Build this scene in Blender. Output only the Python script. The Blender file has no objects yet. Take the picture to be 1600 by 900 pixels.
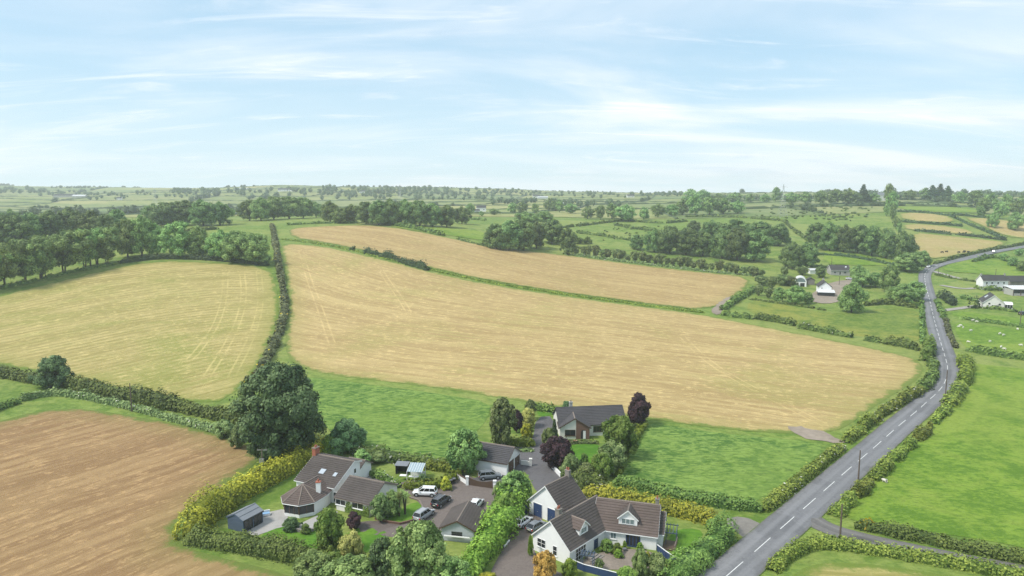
import bpy, bmesh, math, random
import numpy as np
from mathutils import Vector, Matrix
from mathutils.geometry import delaunay_2d_cdt

# ------------------------------------------------------------------ camera
F_PX = 1100.0; TH = math.radians(7.8); SC = 1.14; CH = 50.0 * SC
cT, sT = math.cos(TH), math.sin(TH)
scn = bpy.context.scene
COL = scn.collection
cam_d = bpy.data.cameras.new('camera'); cam = bpy.data.objects.new('camera', cam_d); COL.objects.link(cam)
cam_d.sensor_width = 36.0; cam_d.lens = 36.0 * F_PX / 1600.0
cam_d.clip_start = 1.0; cam_d.clip_end = 40000
cam.location = (0, 0, CH); cam.rotation_euler = (math.radians(90) - TH, 0, 0)
scn.camera = cam

# ------------------------------------------------------------------ sky, sun, exposure
SUN_EL = math.radians(52); SUN_AZ = math.radians(250)     # clockwise from +Y
wd = bpy.data.worlds.new('World'); scn.world = wd; wd.use_nodes = True
nt = wd.node_tree; nt.nodes.clear()
def wn(t, **kw):
    n = nt.nodes.new(t)
    for k, v in kw.items(): setattr(n, k, v)
    return n
def wl(a, b): nt.links.new(a, b)
def wmath(op, a, b=None, c=None):
    n = wn('ShaderNodeMath', operation=op)
    for i, x in enumerate((a, b, c)):
        if x is None: continue
        if isinstance(x, (int, float)): n.inputs[i].default_value = x
        else: wl(x, n.inputs[i])
    return n.outputs[0]
out = wn('ShaderNodeOutputWorld'); bg = wn('ShaderNodeBackground'); bg.inputs['Strength'].default_value = 0.1
sky = wn('ShaderNodeTexSky'); sky.sky_type = 'NISHITA'; sky.sun_disc = False
sky.sun_elevation = SUN_EL; sky.sun_rotation = SUN_AZ; sky.air_density = 1.0; sky.dust_density = 1.2; sky.ozone_density = 1.5
tc = wn('ShaderNodeTexCoord'); sep = wn('ShaderNodeSeparateXYZ'); wl(tc.outputs['Generated'], sep.inputs[0])
zz = wmath('ADD', wmath('MAXIMUM', sep.outputs[2], 0.0), 0.16)
px = wmath('DIVIDE', sep.outputs[0], zz); py = wmath('DIVIDE', sep.outputs[1], zz)
def cloud(sx, sy, rot, off, detail, rough, dist, lo, hi):
    cmb = wn('ShaderNodeCombineXYZ'); wl(px, cmb.inputs[0]); wl(py, cmb.inputs[1]); cmb.inputs[2].default_value = off
    mp = wn('ShaderNodeMapping'); mp.inputs['Rotation'].default_value = (0, 0, math.radians(rot)); mp.inputs['Scale'].default_value = (sx, sy, 1)
    wl(cmb.outputs[0], mp.inputs[0])
    nz = wn('ShaderNodeTexNoise'); nz.inputs['Scale'].default_value = 1.0; nz.inputs['Detail'].default_value = detail
    nz.inputs['Roughness'].default_value = rough; nz.inputs['Distortion'].default_value = dist
    wl(mp.outputs[0], nz.inputs['Vector'])
    mr = wn('ShaderNodeMapRange'); mr.interpolation_type = 'SMOOTHSTEP'; wl(nz.outputs[0], mr.inputs[0])
    mr.inputs[1].default_value = lo; mr.inputs[2].default_value = hi
    return mr.outputs[0]
c1 = cloud(.40, .85, 14, 3.1, 6, .52, .9, .36, .72)     # broad veils
c2 = cloud(.95, 3.0, 11, 12.4, 7, .62, 1.6, .50, .74)      # thin streaks
c3 = cloud(.9, 2.2, 16, 21.0, 5, .55, .6, .52, .72)      # grey undersides
hz = wmath('POWER', wmath('SUBTRACT', 1.0, wmath('MINIMUM', wmath('MAXIMUM', sep.outputs[2], 0.0), 1.0)), 11.0)
cl = wmath('MINIMUM', wmath('ADD', wmath('MULTIPLY', c1, .92), wmath('MULTIPLY', c2, .5)), 1.0)
def mix(fac, a, b):
    n = wn('ShaderNodeMix', data_type='RGBA')
    if isinstance(fac, (int, float)): n.inputs['Factor'].default_value = fac
    else: wl(fac, n.inputs['Factor'])
    for s, x in (('A', a), ('B', b)):
        i = [q for q in n.inputs if q.name == s and q.type == 'RGBA'][0]
        if isinstance(x, tuple): i.default_value = x
        else: wl(x, i)
    return [q for q in n.outputs if q.type == 'RGBA'][0]
base = mix(0.62, sky.outputs[0], (3.5, 5.5, 6.9, 1))
base = mix(wmath('MULTIPLY', hz, .85), base, (6.2, 7.3, 7.9, 1))
ccol = mix(wmath('MULTIPLY', c3, .75), (7.5, 7.6, 7.9, 1), (5.2, 5.9, 6.8, 1))
wl(mix(wmath('MULTIPLY', cl, .92), base, ccol), bg.inputs['Color']); wl(bg.outputs[0], out.inputs[0])

sun_d = bpy.data.lights.new('sun', 'SUN'); sun_d.energy = 2.6; sun_d.angle = math.radians(12); sun_d.color = (1.0, .95, .87)
sun = bpy.data.objects.new('sun', sun_d); COL.objects.link(sun)
sdir = Vector((math.sin(SUN_AZ) * math.cos(SUN_EL), math.cos(SUN_AZ) * math.cos(SUN_EL), math.sin(SUN_EL)))
sun.rotation_euler = sdir.to_track_quat('Z', 'Y').to_euler(); sun.location = (-80, -60, 200)
scn.view_settings.view_transform = 'Standard'; scn.view_settings.look = 'None'
scn.view_settings.exposure = 0.60; scn.view_settings.gamma = 1.0
scn.render.engine = 'CYCLES'
scn.cycles.use_denoising = True; scn.cycles.denoising_prefilter = 'NONE'
scn.cycles.max_bounces = 6; scn.cycles.diffuse_bounces = 2; scn.cycles.glossy_bounces = 2
scn.cycles.transmission_bounces = 4; scn.cycles.transparent_max_bounces = 6; scn.cycles.volume_bounces = 1

# ------------------------------------------------------------------ terrain
def ray(u, v):
    a = (u - 800) / F_PX; b = (450 - v) / F_PX
    return np.array([a, cT + sT * b, -sT + cT * b])
CTRL_Z = [(50,890,0),(420,880,0),(800,880,0),(1150,880,0),(1580,890,0),(150,640,2.0),(380,690,1),(700,780,0),(1000,700,.3),(1280,700,0),
 (1580,700,0),(840,640,1),(1450,560,0),(1580,560,0),(1560,480,1),(1290,465,2),(1450,425,4),(1600,385,9),(1440,500,0),(20,580,3),(330,630,1.5),(490,585,2),(1110,490,2),(1590,430,5)]
CTRL_Y = [(430,430,300),(250,402,320),(0,450,270),(440,378,400),(450,355,460),(600,350,480),(640,410,330),(440,470,270),(810,388,430),(900,460,295),
 (1175,432,370),(1000,405,410),(700,360,460),(650,350,500),(1330,400,430),(1150,400,430),(960,350,600),(1250,340,640),(1480,340,620),(1500,385,500),
 (1390,312,900),(1590,330,720),(760,330,850),(950,304.5,2300),(1060,303,2000),(100,325,1000),(-60,290,2000),(20,290.5,2000),(90,294,2000),(160,297.5,1900),(320,295,1900),(430,289,1900),(520,291,1900),(620,291,1900),(720,296,2000),(820,302.5,2300),(245,299,1800),(600,320,1100),
 (1150,314,1100),(1480,308,1000),(1590,315,950)]
CTRL_P = [(0,-300,0),(-300,-100,0),(300,-100,0),(-700,200,8),(700,200,2),(-900,600,30),(900,700,34),(-3000,3500,30),(0,3500,32),(3000,3500,35),(0,7000,20),(-5000,7000,20),(5000,7000,20),(-4000,500,30),(4000,500,30),(-3000,2000,55),(3000,1600,45),(1500,1100,42),(-300,40,0),(300,40,0)]
_p = []
for u, v, z in CTRL_Z:
    d = ray(u, v); t = (z * SC - CH) / d[2]; _p.append((d[0] * t, d[1] * t, z * SC))
for u, v, Y in CTRL_Y:
    d = ray(u, v); t = Y * SC / d[1]; _p.append((d[0] * t, Y * SC, CH + d[2] * t))
_p += [(a * SC, b * SC, c * SC) for a, b, c in CTRL_P]
_p = np.array(_p, float); CXY = _p[:, :2]; CZ = _p[:, 2]; NC = len(_p)
C2 = (60.0 * SC) ** 2
def phi(r2): return np.sqrt(r2 + C2)
A_ = np.zeros((NC + 3, NC + 3))
A_[:NC, :NC] = phi(((CXY[:, None] - CXY[None]) ** 2).sum(-1)) - np.eye(NC) * 6.0
A_[:NC, NC] = 1; A_[:NC, NC + 1:] = CXY / 1000; A_[NC, :NC] = 1; A_[NC + 1:, :NC] = (CXY / 1000).T
W_ = np.linalg.solve(A_, np.concatenate([CZ, [0, 0, 0]]))
def H(x, y):
    x = np.asarray(x, float); y = np.asarray(y, float); s = np.broadcast(x, y).shape
    x = np.broadcast_to(x, s).ravel(); y = np.broadcast_to(y, s).ravel()
    o = np.empty(len(x))
    for i in range(0, len(x), 20000):
        a = x[i:i + 20000]; b = y[i:i + 20000]
        r2 = (a[:, None] - CXY[None, :, 0]) ** 2 + (b[:, None] - CXY[None, :, 1]) ** 2
        o[i:i + 20000] = phi(r2) @ W_[:NC] + W_[NC] + a * W_[NC + 1] / 1000 + b * W_[NC + 2] / 1000
    # gentle drumlin swell in the far country
    k = np.clip((y - 950) / 500, 0, 1)
    o = o + k * (3.2 * np.sin(x / 190 + 1.3) * np.sin(y / 160 + .4) + 1.6 * np.sin(x / 83 + y / 140))
    return o.reshape(s)
def Hs(x, y): return float(H(np.array([x]), np.array([y]))[0])
TT = np.concatenate([np.linspace(45, 800, 900), np.geomspace(801, 6800, 700)])
def P(u, v, dz=0.0):
    """the place on the terrain that lies along this line of sight"""
    d = ray(u, v); x = d[0] * TT; y = d[1] * TT; z = CH + d[2] * TT
    g = z - (H(x, y) + dz); k = np.where(g <= 0)[0]
    if len(k) == 0:
        t = 2200 / d[1]
    else:
        k = k[0]
        t = TT[0] if k == 0 else TT[k - 1] + (TT[k] - TT[k - 1]) * g[k - 1] / (g[k - 1] - g[k])
    x = d[0] * t; y = d[1] * t
    return Vector((x, y, Hs(x, y)))
def depth(p): return p[1] * cT - (p[2] - CH) * sT

# ------------------------------------------------------------------ helpers
def tag(o, label=None, cat=None, group=None, kind=None):
    if label: o['label'] = label
    if cat: o['category'] = cat
    if group: o['group'] = group
    if kind: o['kind'] = kind
    return o
def empty(name, loc, rz=0, parent=None):
    o = bpy.data.objects.new(name, None); COL.objects.link(o); o.location = loc; o.rotation_euler = (0, 0, rz); o.parent = parent
    o.empty_display_size = .2
    return o
def link(name, me, mat=None, parent=None, loc=None, rz=None):
    o = bpy.data.objects.new(name, me); COL.objects.link(o)
    if mat is not None and len(me.materials) == 0: me.materials.append(mat)
    if parent is not None: o.parent = parent
    if loc is not None: o.location = loc
    if rz is not None: o.rotation_euler = (0, 0, rz)
    return o
def arr_mesh(name, V, Fq, tint=None, smooth=False, attrs=None):
    """V (n,3), Fq (m,3|4) int arrays"""
    V = np.asarray(V, np.float32); Fq = np.asarray(Fq, np.int32)
    me = bpy.data.meshes.new(name); k = Fq.shape[1]
    me.vertices.add(len(V)); me.vertices.foreach_set('co', V.ravel())
    me.loops.add(Fq.size); me.loops.foreach_set('vertex_index', Fq.ravel())
    me.polygons.add(len(Fq)); me.polygons.foreach_set('loop_start', np.arange(0, Fq.size, k, dtype=np.int32))
    me.polygons.foreach_set('loop_total', np.full(len(Fq), k, np.int32))
    if smooth: me.polygons.foreach_set('use_smooth', np.ones(len(Fq), bool))
    at = dict(attrs or {})
    if tint is not None: at['tint'] = tint
    for n_, a_ in at.items():
        q = me.attributes.new(n_, 'FLOAT', 'POINT'); q.data.foreach_set('value', np.asarray(a_, np.float32))
    me.update(calc_edges=True); me.validate()
    return me
class MB:
    """collects simple solids into one mesh"""
    def __init__(s): s.v = []; s.f = []
    def add(s, v, f):
        o = len(s.v); s.v += [tuple(p) for p in v]; s.f += [tuple(i + o for i in q) for q in f]; return s
    def box(s, x0, x1, y0, y1, z0, z1, M=None):
        v = [(x, y, z) for z in (z0, z1) for x, y in ((x0, y0), (x1, y0), (x1, y1), (x0, y1))]
        if M is not None: v = [tuple(M @ Vector(p)) for p in v]
        return s.add(v, [(3, 2, 1, 0), (4, 5, 6, 7), (0, 1, 5, 4), (1, 2, 6, 5), (2, 3, 7, 6), (3, 0, 4, 7)])
    def prism(s, poly, y0, y1, axis='y', M=None):
        """poly in the (x,z) plane extruded along y (axis y), (y,z) along x (axis x), or (x,y) along z"""
        n = len(poly); v = []
        for t in (y0, y1):
            for a, b in poly:
                v.append((a, t, b) if axis == 'y' else ((t, a, b) if axis == 'x' else (a, b, t)))
        if M is not None: v = [tuple(M @ Vector(p)) for p in v]
        f = [tuple(range(n)), tuple(range(2 * n - 1, n - 1, -1))] + [(i, i + n, (i + 1) % n + n, (i + 1) % n) for i in range(n)]
        return s.add(v, f)
    def tube(s, pts, rad, n=8, cap=True):
        pts = [Vector(p) for p in pts]; rings = []
        if not hasattr(rad, '__len__'): rad = [rad] * len(pts)
        for i, p in enumerate(pts):
            d = (pts[min(i + 1, len(pts) - 1)] - pts[max(i - 1, 0)]).normalized()
            a = d.orthogonal().normalized() if abs(d.z) > .9 else d.cross(Vector((0, 0, 1))).normalized(); b = d.cross(a)
            rings.append([p + (a * math.cos(t) + b * math.sin(t)) * rad[i] for t in [2 * math.pi * k / n for k in range(n)]])
        v = [q for r in rings for q in r]; f = []
        for i in range(len(pts) - 1):
            for k in range(n):
                f.append((i * n + k, i * n + (k + 1) % n, (i + 1) * n + (k + 1) % n, (i + 1) * n + k))
        if cap: f += [tuple(range(n - 1, -1, -1)), tuple((len(pts) - 1) * n + k for k in range(n))]
        return s.add(v, f)
    def mesh(s, name, fix=True):
        me = bpy.data.meshes.new(name); me.from_pydata(s.v, [], s.f)
        if fix:
            bm = bmesh.new(); bm.from_mesh(me); bmesh.ops.recalc_face_normals(bm, faces=bm.faces); bm.to_mesh(me); bm.free()
        me.update(); return me
    def obj(s, name, mat, parent=None, loc=None, rz=None): return link(name, s.mesh(name), mat, parent, loc, rz)

# ------------------------------------------------------------------ materials
def new_mat(name):
    m = bpy.data.materials.new(name); m.use_nodes = True; t = m.node_tree; t.nodes.clear()
    o = t.nodes.new('ShaderNodeOutputMaterial'); return m, t, o
class NT:
    def __init__(s, t): s.t = t
    def n(s, ty, **kw):
        q = s.t.nodes.new(ty)
        for k, v in kw.items(): setattr(q, k, v)
        return q
    def l(s, a, b): s.t.links.new(a, b)
    def inp(s, sock, x):
        if isinstance(x, (int, float)): sock.default_value = x
        elif isinstance(x, tuple): sock.default_value = x if len(x) != 3 or sock.type == 'VECTOR' else (*x, 1)
        else: s.l(x, sock)
    def math(s, op, a, b=None, c=None):
        q = s.n('ShaderNodeMath', operation=op)
        for i, x in enumerate((a, b, c)):
            if x is not None: s.inp(q.inputs[i], x)
        return q.outputs[0]
    def noise(s, vec, scale, detail=4, rough=.55, dist=0):
        q = s.n('ShaderNodeTexNoise'); q.inputs['Scale'].default_value = scale; q.inputs['Detail'].default_value = detail
        q.inputs['Roughness'].default_value = rough; q.inputs['Distortion'].default_value = dist
        if vec is not None: s.l(vec, q.inputs['Vector'])
        return q.outputs[0]
    def mapr(s, x, a, b, c=0.0, d=1.0, smooth=True):
        q = s.n('ShaderNodeMapRange')
        if smooth: q.interpolation_type = 'SMOOTHSTEP'
        s.inp(q.inputs[0], x)
        for i, k in enumerate((a, b, c, d)): q.inputs[i + 1].default_value = k
        return q.outputs[0]
    def mix(s, fac, a, b, blend='MIX'):
        q = s.n('ShaderNodeMix', data_type='RGBA', blend_type=blend); s.inp(q.inputs['Factor'], fac)
        ia = [k for k in q.inputs if k.name == 'A' and k.type == 'RGBA'][0]; ib = [k for k in q.inputs if k.name == 'B' and k.type == 'RGBA'][0]
        s.inp(ia, a); s.inp(ib, b)
        return [k for k in q.outputs if k.type == 'RGBA'][0]
    def attr(s, name):
        q = s.n('ShaderNodeAttribute'); q.attribute_name = name; return q.outputs['Fac']
    def obco(s): return s.n('ShaderNodeTexCoord').outputs['Object']
    def mapping(s, vec, scale=(1, 1, 1), rot=(0, 0, 0), loc=(0, 0, 0)):
        q = s.n('ShaderNodeMapping'); q.inputs['Scale'].default_value = scale; q.inputs['Rotation'].default_value = rot; q.inputs['Location'].default_value = loc
        s.l(vec, q.inputs[0]); return q.outputs[0]
    def comb(s, x, y, z=0.0):
        q = s.n('ShaderNodeCombineXYZ')
        for i, k in enumerate((x, y, z)): s.inp(q.inputs[i], k)
        return q.outputs[0]
    def bump(s, h, strength, dist):
        q = s.n('ShaderNodeBump'); q.inputs['Strength'].default_value = strength; q.inputs['Distance'].default_value = dist; s.l(h, q.inputs['Height']); return q.outputs[0]
    def bsdf(s, out, col, rough=.8, spec=.3, normal=None, metal=0.0, alpha=None, trans=None):
        b = s.n('ShaderNodeBsdfPrincipled'); s.inp(b.inputs['Base Color'], col); s.inp(b.inputs['Roughness'], rough)
        b.inputs['Specular IOR Level'].default_value = spec; s.inp(b.inputs['Metallic'], metal)
        if normal is not None: s.l(normal, b.inputs['Normal'])
        if trans is not None: b.inputs['Transmission Weight'].default_value = trans
        s.l(b.outputs[0], out.inputs[0]); return b
MATS = {}
def simple(name, col, rough=.7, spec=.3, var=.12, scale=3.0, metal=0.0, grime=0.0):
    if name in MATS: return MATS[name]
    m, t, o = new_mat(name); q = NT(t); co = q.obco()
    n1 = q.noise(co, scale, 5, .6); n2 = q.noise(co, scale * .13, 3)
    f = q.math('ADD', q.math('MULTIPLY', n1, .5), q.math('MULTIPLY', n2, .5))
    k = q.mapr(f, .3, .7, 1 - var, 1 + var, False)
    c = q.mix(1.0, (*col, 1), q.comb(k, k, k), 'MULTIPLY')
    if grime: 
        g = q.mapr(q.noise(co, scale * .6, 6, .7), .5, .72)
        c = q.mix(q.math('MULTIPLY', g, grime), c, (.16, .15, .12, 1))
    r = q.mapr(n1, .3, .7, rough * .85, min(1, rough * 1.1), False)
    q.bsdf(o, c, r, spec, q.bump(n1, .15, .02) if metal == 0 and rough > .4 else None, metal)
    MATS[name] = m; return m
def leaf_mat(name, dark, light, trans=.14, hue=.05):
    if name in MATS: return MATS[name]
    m, t, o = new_mat(name); q = NT(t)
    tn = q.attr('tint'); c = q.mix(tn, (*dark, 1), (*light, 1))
    oi = q.n('ShaderNodeObjectInfo'); hs = q.n('ShaderNodeHueSaturation')
    q.l(q.mapr(oi.outputs['Random'], 0, 1, .5 - hue * .5, .5 + hue * .35, False), hs.inputs['Hue'])
    q.l(q.mapr(oi.outputs['Random'], 0, 1, .72, 1.38, False), hs.inputs['Value']); q.l(c, hs.inputs['Color'])
    b = q.n('ShaderNodeBsdfPrincipled'); q.l(hs.outputs[0], b.inputs['Base Color']); b.inputs['Roughness'].default_value = .6; b.inputs['Specular IOR Level'].default_value = .22
    tr = q.n('ShaderNodeBsdfTranslucent'); hs2 = q.n('ShaderNodeHueSaturation'); hs2.inputs['Value'].default_value = 1.15; hs2.inputs['Hue'].default_value = .49
    q.l(hs.outputs[0], hs2.inputs['Color']); q.l(hs2.outputs[0], tr.inputs['Color'])
    mx = q.n('ShaderNodeMixShader'); mx.inputs[0].default_value = trans; q.l(b.outputs[0], mx.inputs[1]); q.l(tr.outputs[0], mx.inputs[2]); q.l(mx.outputs[0], o.inputs[0])
    MATS[name] = m; return m
def crop_mat(name, c_main, c_dark, c_green, green=.3, soil=(.16, .105, .06), row=1.0, soilamt=.3, swath=.35):
    """mown stubble: fine rows along the 'row' guide, patches of regrowth, greener edges"""
    m, t, o = new_mat(name); q = NT(t); co = q.obco(); r = q.attr('row'); al = q.attr('along'); ed = q.attr('edge')
    wob = q.math('ADD', q.math('MULTIPLY', q.math('SUBTRACT', q.noise(co, .018, 3), .5), 9.0), q.math('MULTIPLY', q.math('SUBTRACT', q.noise(co, .13, 3), .5), 1.6))
    rv = q.math('ADD', r, wob)
    v1 = q.comb(q.math('MULTIPLY', rv, .45 * row), q.math('MULTIPLY', al, .022)); n1 = q.noise(v1, 1, 5, .65)
    v2 = q.comb(q.math('MULTIPLY', rv, .12 * row), q.math('MULTIPLY', al, .008)); n2 = q.noise(v2, 1, 4, .6)
    v3 = q.comb(q.math('MULTIPLY', rv, 1.35 * row), q.math('MULTIPLY', al, .16)); n3 = q.noise(v3, 1, 4, .7)
    n4 = q.noise(co, .016, 5, .62, .8); n5 = q.noise(co, .75, 6, .8); n6 = q.noise(co, .06, 5, .65, .6)
    streak = q.math('ADD', q.math('MULTIPLY', n1, .36), q.math('ADD', q.math('MULTIPLY', n2, .26), q.math('ADD', q.math('MULTIPLY', n3, .26), q.math('MULTIPLY', n6, .12))))
    sw = q.math('MULTIPLY', q.math('SINE', q.math('MULTIPLY', q.math('ADD', r, q.math('MULTIPLY', q.math('SUBTRACT', q.noise(co, .03, 2), .5), 5.0)), 1.75)), q.mapr(n6, .38, .6, .0, 1.0))
    streak = q.math('ADD', streak, q.math('MULTIPLY', sw, swath * .07))
    c = q.mix(q.mapr(streak, .42, .58), (*c_dark, 1), (*c_main, 1))
    g = q.math('MULTIPLY', q.mapr(q.math('ADD', q.math('MULTIPLY', n4, .5), q.math('ADD', q.math('MULTIPLY', n1, .28), q.math('MULTIPLY', n5, .22))), .52 - green * .12, .64 - green * .10), min(1, .35 + green))
    c = q.mix(g, c, (*c_green, 1))
    sp = q.math('ADD', q.math('MULTIPLY', n3, .5), q.math('MULTIPLY', n5, .5))
    c = q.mix(q.math('MULTIPLY', q.mapr(sp, .535, .62), soilamt), c, (*soil, 1))
    c = q.mix(q.math('MULTIPLY', q.mapr(q.math('ADD', q.math('MULTIPLY', n3, .45), q.math('MULTIPLY', q.noise(co, .42, 6, .75), .55)), .52, .60), .6), c, tuple(min(1, k * 1.42) for k in c_main) + (1,))
    for nm in ('tra', 'trb', 'trc'):
        d = q.math('ABSOLUTE', q.math('SUBTRACT', q.math('ABSOLUTE', q.attr(nm)), 1.1)); tkf = q.mapr(q.math('ADD', d, q.math('MULTIPLY', q.math('SUBTRACT', n5, .5), .6)), .1, .5, 1, 0)
        c = q.mix(q.math('MULTIPLY', tkf, q.mapr(n6, .40, .62, .05, .42)), c, tuple(min(1, k * 1.45) for k in c_main) + (1,))
    e = q.math('ADD', ed, q.math('MULTIPLY', q.math('SUBTRACT', q.noise(co, .2, 6, .75), .5), 9.0))
    c = q.mix(q.mapr(e, 0.4, 2.4, .95, 0), c, (.085, .17, .024, 1))
    c = q.mix(q.mapr(e, 1.0, 11.0, .2 + green * .5, 0), c, (*c_green, 1))
    h = q.math('ADD', q.math('MULTIPLY', n3, .6), q.math('MULTIPLY', n5, .7))
    q.bsdf(o, c, .9, .1, q.bump(h, .8, .35)); return m
def grass_mat(name, a, b, yel, yamt=.3, tuft=1.0, scale=1.0, wave=0.0, tintmix=False):
    m, t, o = new_mat(name); q = NT(t); co = q.obco()
    big = q.noise(co, .012 * scale, 5, .6, .7); mid = q.noise(co, .10 * scale, 5, .65, .9)
    fine = q.noise(co, .55, 6, .8); wv = q.noise(q.mapping(co, (.20, .62, .4), (0, 0, .35)), 1, 5, .68, 2.2)
    k = q.math('ADD', q.math('MULTIPLY', mid, .30 - wave * .1), q.math('ADD', q.math('MULTIPLY', fine, .40 - wave * .15), q.math('MULTIPLY', wv, .30 + wave * .25)))
    c = q.mix(q.mapr(k, .44, .565), (*a, 1), (*b, 1))
    c = q.mix(q.math('MULTIPLY', q.mapr(q.math('ADD', q.math('MULTIPLY', big, .6), q.math('MULTIPLY', mid, .4)), .43, .60), yamt), c, (*yel, 1))
    tf = q.mapr(q.math('ADD', q.math('MULTIPLY', q.noise(q.mapping(co, (.32, .75, .5), (0, 0, .2)), 1, 4, .7), .7), q.math('MULTIPLY', big, .3)), .57, .66)
    c = q.mix(q.math('MULTIPLY', tf, .5 * min(1, tuft)), c, tuple(k * .62 for k in a) + (1,))
    t2 = q.mapr(q.math('ADD', q.math('MULTIPLY', q.noise(q.mapping(co, (.75, 1.7, .8), (0, 0, .25)), 1, 3, .7), .65), q.math('MULTIPLY', mid, .35)), .55, .63)
    c = q.mix(q.math('MULTIPLY', t2, .45 * min(1, tuft)), c, tuple(k * .55 for k in a) + (1,))
    if tintmix:
        tn = q.attr('tint'); c = q.mix(1.0, c, q.mix(tn, (.72, .82, .85, 1), (1.35, 1.18, 1.15, 1)), 'MULTIPLY')
    h = q.math('ADD', q.math('MULTIPLY', fine, .5), q.math('MULTIPLY', wv, .5 + wave))
    q.bsdf(o, c, .85, .12, q.bump(h, min(1, .6 * tuft), .4)); return m
# ------------------------------------------------------------------ ground, fields, road
def axis(lo, hi, a, b, step, grow):
    xs = list(np.arange(a, b + step * .5, step)); s = step
    while xs[-1] < hi: s *= grow; xs.append(xs[-1] + s)
    s = step
    while xs[0] > lo: s *= grow; xs.insert(0, xs[0] - s)
    return np.array(xs)
gx = axis(-3600, 3600, -430, 430, 5, 1.055); gy = axis(-700, 3500, 60, 640, 5, 1.035)
GX, GY = np.meshgrid(gx, gy); GZ = H(GX, GY)
nx, ny = len(gx), len(gy); I = np.arange(nx * ny).reshape(ny, nx)
Fq = np.stack([I[:-1, :-1], I[:-1, 1:], I[1:, 1:], I[1:, :-1]], -1).reshape(-1, 4)
M_GROUND = grass_mat('pasture_grass', (.096, .165, .027), (.195, .268, .055), (.265, .290, .085), .65, 1.0)
ground = link('ground', arr_mesh('ground', np.stack([GX, GY, GZ], -1).reshape(-1, 3), Fq, smooth=True), M_GROUND)
tag(ground, 'rolling green pasture that the fields and gardens lie in', 'ground', kind='structure')

def seg_dist(pt, A, B):
    d = B - A; L2 = (d ** 2).sum(-1) + 1e-9
    t = np.clip(((pt[:, None] - A[None]) * d[None]).sum(-1) / L2, 0, 1)
    c = A[None] + t[..., None] * d[None]
    return np.hypot(*(pt[:, None] - c).transpose(2, 0, 1)), t
def densify(poly, step, closed=True):
    out_ = []; n = len(poly)
    for i in range(n if closed else n - 1):
        a = np.array(poly[i]); b = np.array(poly[(i + 1) % n]); k = max(1, int(np.hypot(*(b - a)) / step))
        out_ += [tuple(a + (b - a) * j / k) for j in range(k)]
    if not closed: out_.append(tuple(poly[-1]))
    return out_
def chaikin(p, n=2, closed=True):
    p = [np.array(q, float) for q in p]
    for _ in range(n):
        r = [] if closed else [p[0]]
        for i in range(len(p) if closed else len(p) - 1):
            a, b = p[i], p[(i + 1) % len(p)]; r += [a * .75 + b * .25, a * .25 + b * .75]
        if not closed: r.append(p[-1])
        p = r
    return [tuple(q) for q in p]
def px_path(pts, smooth=0, closed=False):
    w = [tuple(P(u, v)[:2]) for u, v in pts]
    return chaikin(w, smooth, closed) if smooth else w
def in_poly(pt, poly):
    x, y = pt[:, 0], pt[:, 1]; r = np.zeros(len(pt), bool); n = len(poly)
    for i in range(n):
        x0, y0 = poly[i]; x1, y1 = poly[(i + 1) % n]
        if y0 == y1: continue
        c = ((y0 > y) != (y1 > y)) & (x < (x1 - x0) * (y - y0) / (y1 - y0) + x0); r ^= c
    return r
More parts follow.
